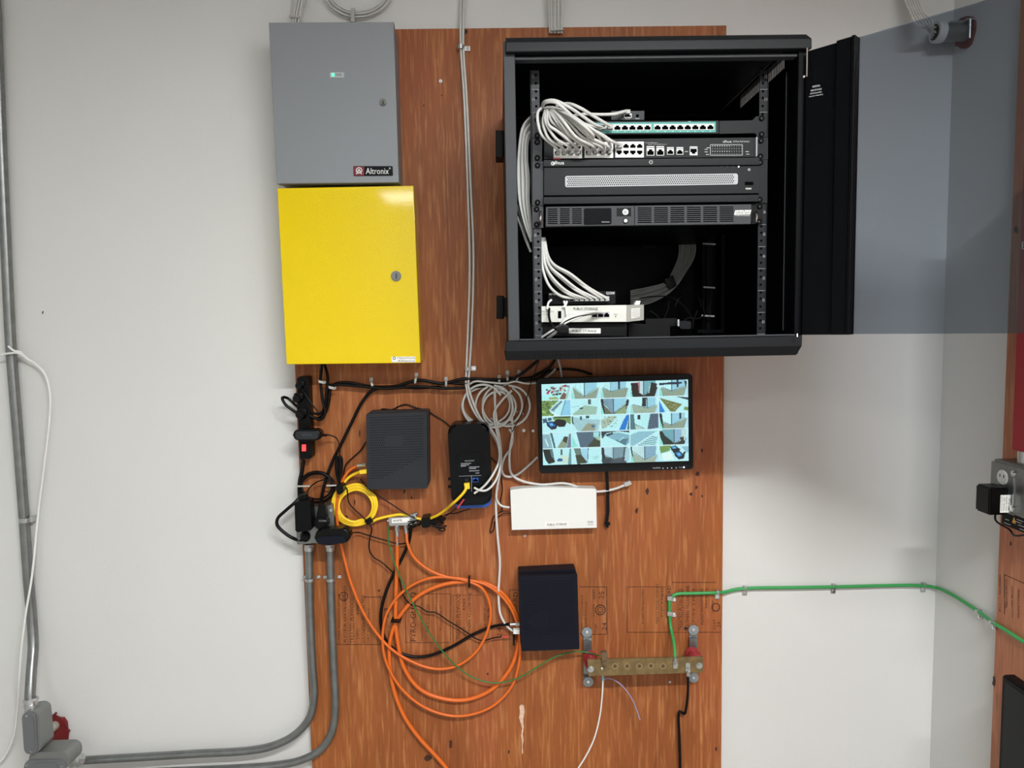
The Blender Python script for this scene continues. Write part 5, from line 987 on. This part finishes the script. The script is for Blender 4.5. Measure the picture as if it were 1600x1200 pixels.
# ------------------------------------------------------------------ yellow patch cable
YG = None
pts = [(572, 736, -.05), (558, 739, -.03), (545, 746, -.02), (537, 756)]
cx, cy = 555, 788
for k in range(0, 43):
    a = math.radians(-118 - k * 30); rx = 36 - (k / 12) * 3.2; ry = 34 - (k / 12) * 3.0; pts.append((cx + rx * math.cos(a), cy + ry * math.sin(a) + (k // 12) * 1.2, -.018 - .004 * math.sin(k)))
pts += [(575, 817), (590, 811), (610, 806), (630, 804), (648, 809, -.012), (662, 812, -.012), (680, 807), (698, 795, -.05), (706, 788, -.085), (716, 779, -.1), (727, 766, -.104), (729, 759, -.1)]
yc = cable('patch_cable', pts, 4.6, M_ycab, 'yellow patch cable coiled beside the slate modem and running to the router', Y=-.02)
bm = B(); slab(bm, [(725, 756), (733.5, 755), (734, 764), (726, 765)], -.10, .012, .001); obj('plug', bm, M_ycab, yc)
bm = B(); slab(bm, [(561, 735.5), (573, 733.5), (573, 740), (562, 741)], -.055, .012, .001); obj('plug', bm, M_ycab, yc)
bm = B(); slab(bm, [(569, 814), (578, 808.5), (583, 815.5), (574, 821.5)], -.032, .026, .002); obj('hook_strap', bm, K, label='black strap around the lower right of the yellow coil', cat='strap')

# ------------------------------------------------------------------ coax
OY = -.014
o1 = cable('coax_cable', [(620.5, 836, -.018), (620.5, 870), (619, 920), (618, 965), (621, 1000), (632, 1045), (658, 1078), (700, 1093), (735, 1092), (770, 1076), (797, 1045), (809, 1010), (811, 980), (803, 952), (783, 925), (757, 911), (725, 909), (690, 914), (655, 930), (630, 955), (616, 978), (609, 1005), (609, 1040), (616, 1080), (632, 1120), (655, 1153), (680, 1180), (702, 1206), (735, 1260), (760, 1330)], 6.6, M_ocab, 'thick orange coax from the left of the splitter coiled once and leaving at the bottom', Y=OY)
o2 = cable('coax_cable', [(635, 832, -.018), (637, 850), (648, 872), (670, 890), (697, 901), (725, 905), (760, 914), (788, 936), (805, 965), (812, 1000), (811, 1035), (798, 1075), (765, 1106), (715, 1119), (665, 1106), (625, 1073), (602, 1030), (598, 990), (606, 955), (630, 924), (665, 905), (700, 902), (733, 909), (755, 921), (766, 948), (764, 978), (746, 1016), (715, 1040), (680, 1045), (642, 1033), (607, 1010), (573, 966), (550, 915), (538, 872), (530, 835), (526, 800), (530, 765), (543, 738), (556, 729), (566, 726.5, -.03)], 4.6, M_ocab, 'thinner orange coax coiled from the splitter right and up to the slate modem', Y=-.024)
def ftype(parent, a, b, Y, r=.0045):
    bm = B(); A_, B_ = hit(*a, Y), hit(*b, Y); tube(bm, [A_, A_.lerp(B_, .45)], r * 1.25, 6); tube(bm, [A_.lerp(B_, .45), B_], r, 14); obj('connector', bm, M_zinc, parent)
ftype(o1, (620.5, 822), (620.8, 838), -.018, .0055); ftype(o1, (620.8, 838), (621, 852), -.018, .0042)
ftype(o2, (634.5, 820), (635, 833), -.018, .005); ftype(o2, (572, 726), (558, 727.5), -.035)
bc = cable('coax_cable', [(642, 822), (640, 842), (630, 868), (616, 895), (603, 925), (595, 960), (599, 992), (615, 1014), (640, 1025), (668, 1025), (705, 1011), (740, 991), (770, 979), (796, 975, -.025)], 5, K, 'thick black coax curving from the splitter to the navy-black modem', Y=-.010)
ftype(bc, (812, 975), (797, 975.5), -.03, .004)
for x, y, l, a in ((733, 912, 'upper', 0), (618.5, 972, 'left', 90), (803, 1003, 'right', 0)):
    bm = B(); q = [(x - 1.5, y - 7), (x + 1.5, y - 7), (x + 1.5, y + 6), (x - 1.5, y + 6)] if not a else [(x - 8, y - 1.5), (x + 7, y - 1.5), (x + 7, y + 1.5), (x - 8, y + 1.5)]
    slab(bm, q, -.034, .03, .001); obj('cable_tie', bm, K, label='black tie on the %s side of the orange coax coil' % l, cat='cable tie')
sp = thing('coax_splitter', 'small metal coax splitter on the plywood below the slate modem', 'splitter', (625, 818))
bm = B(); slab(bm, rr([(607, 809), (650, 806.5), (651, 820), (608, 822)], 1.5), -.026, .024, .001); obj('body', bm, M_zinc, sp)
bm = B(); slab(bm, [(612, 810.5), (640, 809), (640, 816), (612, 817.5)], -.0266, .0008); lb = obj('label', bm, M_label, sp); text('2-WAY SPLITTER', [(614, 812), (628, 811.3), (628, 814.5), (614, 815.2)], -.0268, M_dink, lb)
for x in (620.5, 635): bm = B(); tube(bm, [hit(x, 817, -.018), hit(x, 825, -.018)], .005, 14); obj('port', bm, M_zinc, sp)
bm = B(); tube(bm, [hit(640, 806, -.012), hit(652, 802, -.012)], .0045, 10); obj('input_port', bm, M_zinc, sp)
bm = B(); cyl(bm, hit(606.5, 813, -.003), (0, -1, 0), .003, .004, 10); obj('ground_screw', bm, M_chr, sp)
# tangled hank
rs = random.Random(5)
for k in range(9):
    y0 = 812 + k * 2.0; e = (690 + rs.uniform(-12, 8), 806 + k * 2.6)
    cable('folded_cable', [(640 + rs.uniform(-3, 3), 816 + rs.uniform(-5, 14)), (652, 814 + rs.uniform(-3, 8)), (660, 817 + k * .7 - 3), (672, 817 + k * .8 - 3), (e[0] - 6, e[1] + rs.uniform(-2, 2)), e, (e[0] - 5, e[1] + 3), (675, 820)], 1.9, K, 'thin black cord in the strapped tangle right of the splitter', Y=-.020 - (k % 4) * .005, group='strapped cord tangle')
bm = B(); slab(bm, rr([(658, 810), (671, 808), (672, 824), (659, 825)], 2), -.046, .04, .003); obj('hook_strap', bm, K, label='black strap around the cord tangle right of the splitter', cat='strap')
cable('signal_wire', [(690, 808), (700, 803), (712, 802), (724, 798), (735, 795)], 1.7, K, 'thin black wire from the tangle to under the router', Y=-.02)
cable('signal_wire', [(697, 806), (706, 800), (714, 793)], 1.6, K, 'thin black wire joining the red wire below the router', Y=-.03)
cable('signal_wire', [(715, 794, -.095), (720, 787, -.097), (725, 780, -.098)], 2.6, mat('pink_red_wire', (205, 60, 80), .4), 'short red wire end below the router', Y=-.03)
cable('signal_wire', [(767, 714), (774, 722), (780, 730)], 1.7, K, 'thin black wire at the right edge of the router', Y=-.01)
cable('signal_wire', [(783, 745), (785, 765), (782, 785), (785, 797), (778, 802), (771, 808), (768, 820), (766, 832), (771, 828), (773, 815)], 1.6, K, 'thin black wire dangling left of the access point', Y=-.008)
cable('signal_wire', [(798, 802), (786, 803), (778, 808), (773, 818)], 1.5, K, 'thin black wire from the left edge of the access point', Y=-.01)
# green ground wires
cable('ground_wire', [(607, 822), (607, 845), (611, 862), (617, 882), (628, 908), (640, 933), (655, 962), (678, 1000), (708, 1036), (738, 1058), (772, 1067), (808, 1060), (840, 1042), (868, 1026), (900, 1018), (920, 1020, -.03), (936, 1025, -.07)], 2.4, M_dgren, 'thin dark green wire swooping from the splitter to the ground bar', Y=-.032)
cable('ground_wire', [(1055, 1030, -.08), (1053, 1005, -.05), (1048, 980), (1046, 950), (1047, 937), (1055, 929), (1085, 927), (1120, 926), (1133, 925, .002), (1150, 921, .008), (1172, 919, .008), (1240, 918, .008), (1300, 917, .008), (1440, 915, .008), (1462, 918, .004), hit(1485, 928, ('x', XW - .008)), hit(1535, 960, ('x', XW - .01)), hit(1550, 972, ('x', XW - .02)), hit(1565, 981, ('x', X2 - .008)), hit(1615, 1013, ('x', X2 - .008)), hit(1800, 1130, ('x', X2 - .008))], 5.4, M_gren, 'thick bright green ground wire crossing the right wall to the ground bar', Y=-.01)
def pclamp(px, py, label, pl=0.0, s=1):
    t = thing('wire_clamp', label, 'clamp', (px, py, pl)); bk = back(pl); bm = B(); c = hit(px, py, pl)
    q = [(px - 2.5 * s, py - 6), (px + 2.5 * s, py - 6), (px + 3.5 * s, py + 5), (px - 3.5 * s, py + 5)]
    prism(bm, [hit(x, y, pl) - bk * .014 for x, y in q[:2]] + [hit(x, y + 6, pl) - bk * .014 for x, y in q[:2][::-1]], bk * .013, .002); slab(bm, [(x, y) for x, y in quad(px - 3.5 * s, py, px + 3.5 * s, py + 8)], pl if False else pl, .0005) if False else prism(bm, [hit(x, y, pl) - bk * .004 for x, y in quad(px - 3.5 * s, py - 1, px + 3.5 * s, py + 9)], bk * .003)
    obj('strap', bm, M_zinc, t); bm = B(); cyl(bm, hit(px, py + 5.5, pl) - bk * .004, -bk, .0035, .003, 12, bevel=.001); obj('screw', bm, M_chr, t)
pclamp(1120, 926, 'zinc clamp on the green wire at the plywood right edge'); pclamp(1163, 920, 'zinc clamp on the green wire just right of the plywood', WY)
pclamp(1301, 917, 'zinc clamp on the green wire halfway across the white wall', WY); pclamp(1441, 915, 'zinc clamp on the green wire just before the room corner', WY)
pclamp(1533, 958, 'zinc clamp on the green wire on the side wall beside the plywood', ('x', XW), .8); pclamp(1555, 975, 'zinc clamp on the green wire on the narrow plywood strip', ('x', X2), .8)
for y, l in ((936, 'upper zinc clamp on the upright piece of green wire'), (960, 'lower zinc clamp on the upright piece of green wire')):
    t = thing('wire_clamp', l, 'clamp', (1050, y)); bm = B(); slab(bm, quad(1043, y - 4, 1051, y + 3), -.016, .015, .002); slab(bm, quad(1048, y - 3, 1056, y + 4), -.004, .004, .001); obj('strap', bm, M_zinc, t)
    bm = B(); cyl(bm, hit(1053.5, y + 1, -.004), (0, -1, 0), .0045, .004, 12, bevel=.0012); obj('screw', bm, M_chr, t)

# ------------------------------------------------------------------ ground bar
gb = thing('ground_bar', 'tarnished copper ground bar on red insulators at the lower right of the plywood', 'ground bar', (1008, 1057))
bm = B(); slab(bm, [(918, 1031), (1098.5, 1026.5), (1099.5, 1051), (919.5, 1057)], -.083, .006, .001); bar = obj('bar', bm, M_brass, gb)
for x, y in ((961, 1041), (980, 1041), (999, 1041), (1017, 1040.5), (1036, 1041)):
    bm = B(); ring(bm, x, y, 4, .8, -.0835, 18); flat(bm, disc(x, y, 2.6), -.0835, 1); obj('hole', bm, [mat('worn_copper', (160, 138, 100), .5, metal=.5), mat('dark_copper', (84, 66, 42), .6)], bar, smooth=False)
for x, y in ((923, 1045.5), (1092.5, 1040)):
    bm = B(); cyl(bm, hit(x, y, -.083), (0, -1, 0), .0085, .0015, 20); cyl(bm, hit(x, y, -.0845), (0, -1, 0), .0062, .005, 6, bevel=.001); obj('bolt', bm, M_zinc, gb)
for x, y in ((926, 1042), (1090, 1036)):
    bm = B(); c = hit(x, y, -.076); c.y = -.012; rr_ = pxr(22)
    for (y0, r0), (y1, r1) in zip(((0, .8), (.012, 1.05), (.02, .82), (.028, .82), (.038, 1.08), (.05, 1.0)), ((.012, 1.05), (.02, .82), (.028, .82), (.038, 1.08), (.05, 1.0), (.064, .72))):
        cyl(bm, c + Vector((0, -y0, 0)), (0, -1, 0), rr_ * r0, y1 - y0, 24, r2=rr_ * r1)
    obj('insulator', bm, M_ins, gb)
for x0, yt, yb, tilt in ((917, 987.5, 1065, 1), (1083.5, 984, 1058.5, 0)):
    bm = B(); w_ = 6.2
    prof = [(yt - 6, -.004), (yt + 10, -.004), (yt + 14, -.016), (yt + 38, -.016), (yb - 12, -.016), (yb - 8, -.004), (yb + 5, -.004)]
    for (ya, Ya), (yb_, Yb) in zip(prof, prof[1:]):
        prism(bm, [hit(x0 - w_ + tilt, ya, Ya), hit(x0 + w_ + tilt, ya, Ya), hit(x0 + w_ + tilt, yb_, Yb), hit(x0 - w_ + tilt, yb_, Yb)], Vector((0, .003, 0)))
    obj('bracket', bm, M_galv, gb)
    for y in (yt, yb):
        bm = B(); cyl(bm, hit(x0 + (0 if y == yt else tilt * 2), y, -.005), (0, -1, 0), pxr(16.5), .002, 24); wsh = obj('washer', bm, mat('matte_zinc', (150, 158, 162), .5, metal=.5), gb)
        bm = B(); cyl(bm, hit(x0 + (0 if y == yt else tilt * 2), y, -.007), (0, -1, 0), .0042, .004, 12, bevel=.0015); obj('screw', bm, M_chr, wsh)
bm = B(); slab(bm, [(939, 1020), (948, 1019), (951, 1033), (941, 1036)], -.096, .012, .001); cyl(bm, hit(945, 1034.5, -.092), (0, -1, 0), .0065, .008, 6, bevel=.001); obj('wire_lug', bm, mat('dull_bronze', (122, 102, 80), .45, metal=.6), gb)
for x, y in ((1055.5, 1037), (1075, 1044)):
    bm = B(); slab(bm, rr(quad(x - 3.5, y - 8, x + 3.5, y + 8), 2), -.087, .003, .0008); cyl(bm, hit(x, y + 2, -.088), (0, -1, 0), .0042, .005, 6, bevel=.0008); tube(bm, [hit(x, y - 3 if x < 1060 else y + 5, -.09), hit(x, y - 9 if x < 1060 else y + 12, -.09)], .0048, 10); obj('wire_lug', bm, M_zinc, gb)
cable('ground_wire', [(1075, 1052, -.09), (1075, 1080, -.06), (1072, 1108, -.03), (1069, 1115), (1062, 1112), (1060.5, 1118), (1061.5, 1150), (1063, 1206), (1064, 1330)], 4.6, K, 'black wire with a sharp kink hanging from the right end of the ground bar', Y=-.015)
cable('ground_wire', [(940.5, 1044, -.088), (942, 1060), (941, 1085), (937, 1120), (928, 1155), (915, 1182), (900, 1206), (870, 1260), (850, 1330)], 2.6, M_wht, 'thin white wire hanging from the left end of the ground bar', Y=-.05)
cable('ground_wire', [(941, 1061, -.05), (952, 1060), (968, 1068), (985, 1088), (994, 1107), (1000, 1125)], 2.2, M_lav, 'short lavender wire end springing off the white wire under the ground bar', Y=-.045)
bm = B(); tube(bm, [hit(942, 1057, -.052), hit(942.3, 1063, -.052)], .0035, 10); obj('wire_nut', bm, mat('pale_blue_crimp', (130, 180, 205), .4), label='pale blue crimp where the white and lavender wires meet', cat='connector')

# ------------------------------------------------------------------ right wall items
cs = thing('conduit_sleeve', 'short wide conduit sleeve sticking out of the right wall near the ceiling', 'conduit', (1500, 50, ('x', XW)))
a = hit(1512, 50, ('x', XW + .0)); a.x = XW - .001
dirv = (hit(1462, 46, a.y) - a); dirv = Vector((dirv.x, -.0, dirv.z * .6)); L = abs(hit(1466, 46, a.y).x - XW)
bm = B(); tube(bm, [a, a + Vector((-L, 0, 0))], .0225, 22); obj('tube', bm, M_galv, cs)
bm = B(); tube(bm, [a + Vector((-L + .012, 0, 0)), a + Vector((-L - .008, 0, 0))], .0255, 22); bsh = obj('bushing', bm, M_wht, cs)
bm = B(); cyl(bm, a + Vector((-L - .0082, 0, 0)), (-1, 0, 0), .019, .0006, 20); obj('opening', bm, M_hole, bsh)
bm = B(); tube(bm, [a + Vector((-.045, 0, .024)), a + Vector((-.002, 0, .024))], .004, 8); tube(bm, [a + Vector((-.012, -.028, -.026)), a + Vector((-.012, -.028, .02))], .003, 8); prism(bm, [a + Vector((-.02, -.03, .018)), a + Vector((0, -.03, .018)), a + Vector((0, .03, .018)), a + Vector((-.02, .03, .018))], Vector((0, 0, .004))); obj('bracket', bm, M_zinc, cs)
for k in range(6):
    e = a + Vector((-L + .01, -.006 + (k % 3) * .007, .008 - k * .004))
    cable('sleeve_cable', [hit(1396 + k * 4.2, -190, -.01), hit(1412 + k * 4.2, -10, -.03), hit(1422 + k * 4.2, 18, -.05), hit(1434 + k * 4.6, 35 + (5 - k), -.09), e + Vector((-.02, 0, .002)), e], 0, M_wcab, 'white cable entering the wide conduit sleeve near the ceiling', group='cables into the conduit sleeve', r=.0027)
bm = B(); slab(bm, [(1493, 36), (1500, 28), (1510, 25), (1518, 27), (1522, 34), (1522, 45), (1519, 58), (1515, 70), (1508, 76), (1500, 76), (1495, 70), (1491, 72), (1494, 60), (1492, 48)], ('x', XW - .006), .006, .002)
obj('firestop_putty', bm, M_red, label='dark red putty patch around the conduit sleeve near the ceiling', cat='firestop')
rb = thing('red_cabinet', 'red metal alarm cabinet at the right edge of the photo', 'cabinet', (1590, 705, ('x', X2)))
XRB = X2 - .07; yb0 = hit(1586, 560, ('x', XRB)).y; zb0 = hit(1586, 704, ('x', XRB)).z
bm = B(); box(bm, XRB, X2, yb0 - .35, yb0, zb0, zb0 + .62); bmesh.ops.bevel(bm, geom=list(bm.edges), offset=.002, segments=2, affect='EDGES'); obj('body', bm, M_redbox, rb)
bm = B(); pr = ('x', XRB - .0005); v, f = glyphs('FIRE')
txt(bm, 'E', [(1596.5, 378), (1604, 378.5), (1604, 390), (1596.5, 389)], pr, .0003); obj('lettering', bm, M_ink, rb, smooth=False)
mb = thing('outlet_box', 'zinc outlet box with a white receptacle on the narrow plywood strip', 'outlet box', (1580, 800, ('x', X2)))
XB = X2 - .055; yA = hit(1551, 760, ('x', XB)).y; zA = hit(1551, 716, ('x', XB)).z; zB_ = hit(1551, 790, ('x', XB)).z
bm = B(); box(bm, XB, X2, yA - .118, yA, zB_, zA); bmesh.ops.bevel(bm, geom=list(bm.edges), offset=.002, segments=2, affect='EDGES'); obj('box', bm, M_galv, mb)
bm = B(); box(bm, XB - .003, XB, yA - .116, yA + .004, zB_ - .002, zA - .006); bmesh.ops.bevel(bm, geom=list(bm.edges), offset=.001, segments=1, affect='EDGES'); cvp = obj('cover_plate', bm, M_galv, mb)
yR = yA - .036
for zc2 in (zA - .036, zB_ + .036):
    bm = B(); cyl(bm, Vector((XB - .003, yR, zc2)), (-1, 0, 0), .0165, .0025, 24, bevel=.0006)
    for dy in (-.006, .006): box(bm, XB - .0062, XB - .0054, yR + dy - .0008, yR + dy + .0008, zc2, zc2 + .007, 1)
    obj('receptacle', bm, [M_wht, M_hole], cvp)
for z in (zA - .02, zB_ + .012):
    bm = B(); cyl(bm, Vector((XB - .003, yA - .072, z)), (-1, 0, 0), .007, .006, 10, bevel=.002); obj('cover_screw', bm, M_chr, cvp)
bm = B(); box(bm, XB - .0055, XB - .003, yA - .074, yA - .071, zB_ + .02, zA - .03); obj('raised_rib', bm, M_zinc, cvp)
bm = B(); c = Vector((X2 - .028, yA - .06, zA)); cyl(bm, c, (0, 0, 1), .014, .03, 16); obj('connector', bm, M_zinc, mb)
wa = thing('power_adapter', 'black plug-in adapter with a white label on the right wall outlet box', 'power adapter', (1555, 795, ('x', XB)))
XA = XB - .05; y0 = yR + .022; z1 = zB_ + .056
bm = B(); box(bm, XA, XB - .006, y0 - .048, y0, z1 - .062, z1); bmesh.ops.bevel(bm, geom=list(bm.edges), offset=.004, segments=3, affect='EDGES'); obj('body', bm, K, wa)
bm = B(); pf_ = y0 - .0485
box(bm, XA + .024, XA + .05, pf_ - .0003, pf_, z1 - .056, z1 - .016); lbw = obj('label', bm, M_label, wa)
bm = B(); yl = pf_ - .0006
v, f = glyphs('WinTech')
for s, xo_, wd, h0, h1 in (('WinTech', .044, .005, -.050, -.024), ('AC/DC ADAPTER', .0375, .003, -.052, -.02), ('MODEL 1200', .032, .003, -.052, -.022), ('MADE IN CHINA', .027, .002, -.053, -.018)):
    v, f = glyphs(s); vs = [bm.verts.new((XA + xo_ - wd * p[1] + wd * .5, yl, z1 + h0 + (h1 - h0) * p[0])) for p in v]
    for q_ in f: bm.faces.new([vs[i] for i in q_])
obj('lettering', bm, M_dink, lbw, smooth=False)
cable('power_cable', [Vector((XA + .035, y0 - .02, z1 - .06)), Vector((XA + .036, y0 - .02, z1 - .082)), Vector((XA + .06, y0 - .03, z1 - .1)), Vector((XB, y0 - .06, z1 - .105)), Vector((XB + .0, y0 - .1, z1 - .09)), Vector((XB - .0, y0 - .16, z1 - .06))], 0, K, 'black cord from the adapter on the right wall', r=.0022)
sg = thing('surge_protector', 'black surge protector with a warning symbol under the right wall outlet box', 'surge protector', (1585, 815, ('x', X2)))
XS = X2 - .05; yS = hit(1564, 800, ('x', XS)).y; zS1 = zB_ - .001; zS0 = hit(1564, 811, ('x', XS)).z - .012
bm = B(); box(bm, XS, X2, yS - .16, yS, zS0, zS1); bmesh.ops.bevel(bm, geom=list(bm.edges), offset=.003, segments=2, affect='EDGES'); obj('body', bm, M_pl, sg)
bm = B(); xx_ = XS - .0004
def sf(pts, mi): bm.faces.new([bm.verts.new((xx_ - .0002 * mi, yS - a_, zS1 - b_)) for a_, b_ in pts]).material_index = mi
hS = zS1 - zS0
sf(((.036, hS * .62), (.048, hS * .62), (.042, hS * .22)), 0)
for a_, b_, l_ in ((.012, .12, .03), (.05, .3, .02), (.015, .55, .012), (.055, .6, .025), (.012, .8, .02), (.06, .8, .02), (.045, .45, .02)): sf(((a_, hS * b_), (a_ + l_, hS * b_), (a_ + l_, hS * b_ + .001), (a_, hS * b_ + .001)), 1)
obj('print', bm, [mat('amber_print', (215, 160, 50), .5), M_ink], sg, smooth=False)
bp = thing('wall_monitor', 'black flat panel at the bottom right corner of the photo', 'monitor', (1590, 1190, ('x', X2)))
XP = X2 - .06; A0 = hit(1565, 1053, ('x', XP)); bm = B(); box(bm, XP, XP + .03, A0.y - .5, A0.y, A0.z - .34, A0.z); bmesh.ops.bevel(bm, geom=list(bm.edges), offset=.004, segments=3, affect='EDGES'); obj('housing', bm, M_pl, bp)
bm = B(); box(bm, XP - .0006, XP, A0.y - .488, A0.y - .012, A0.z - .325, A0.z - .012); obj('screen', bm, M_lcd, bp)
bm = B(); box(bm, XP + .03, X2, A0.y - .3, A0.y - .2, A0.z - .25, A0.z - .12); obj('wall_bracket', bm, M_blk, bp)
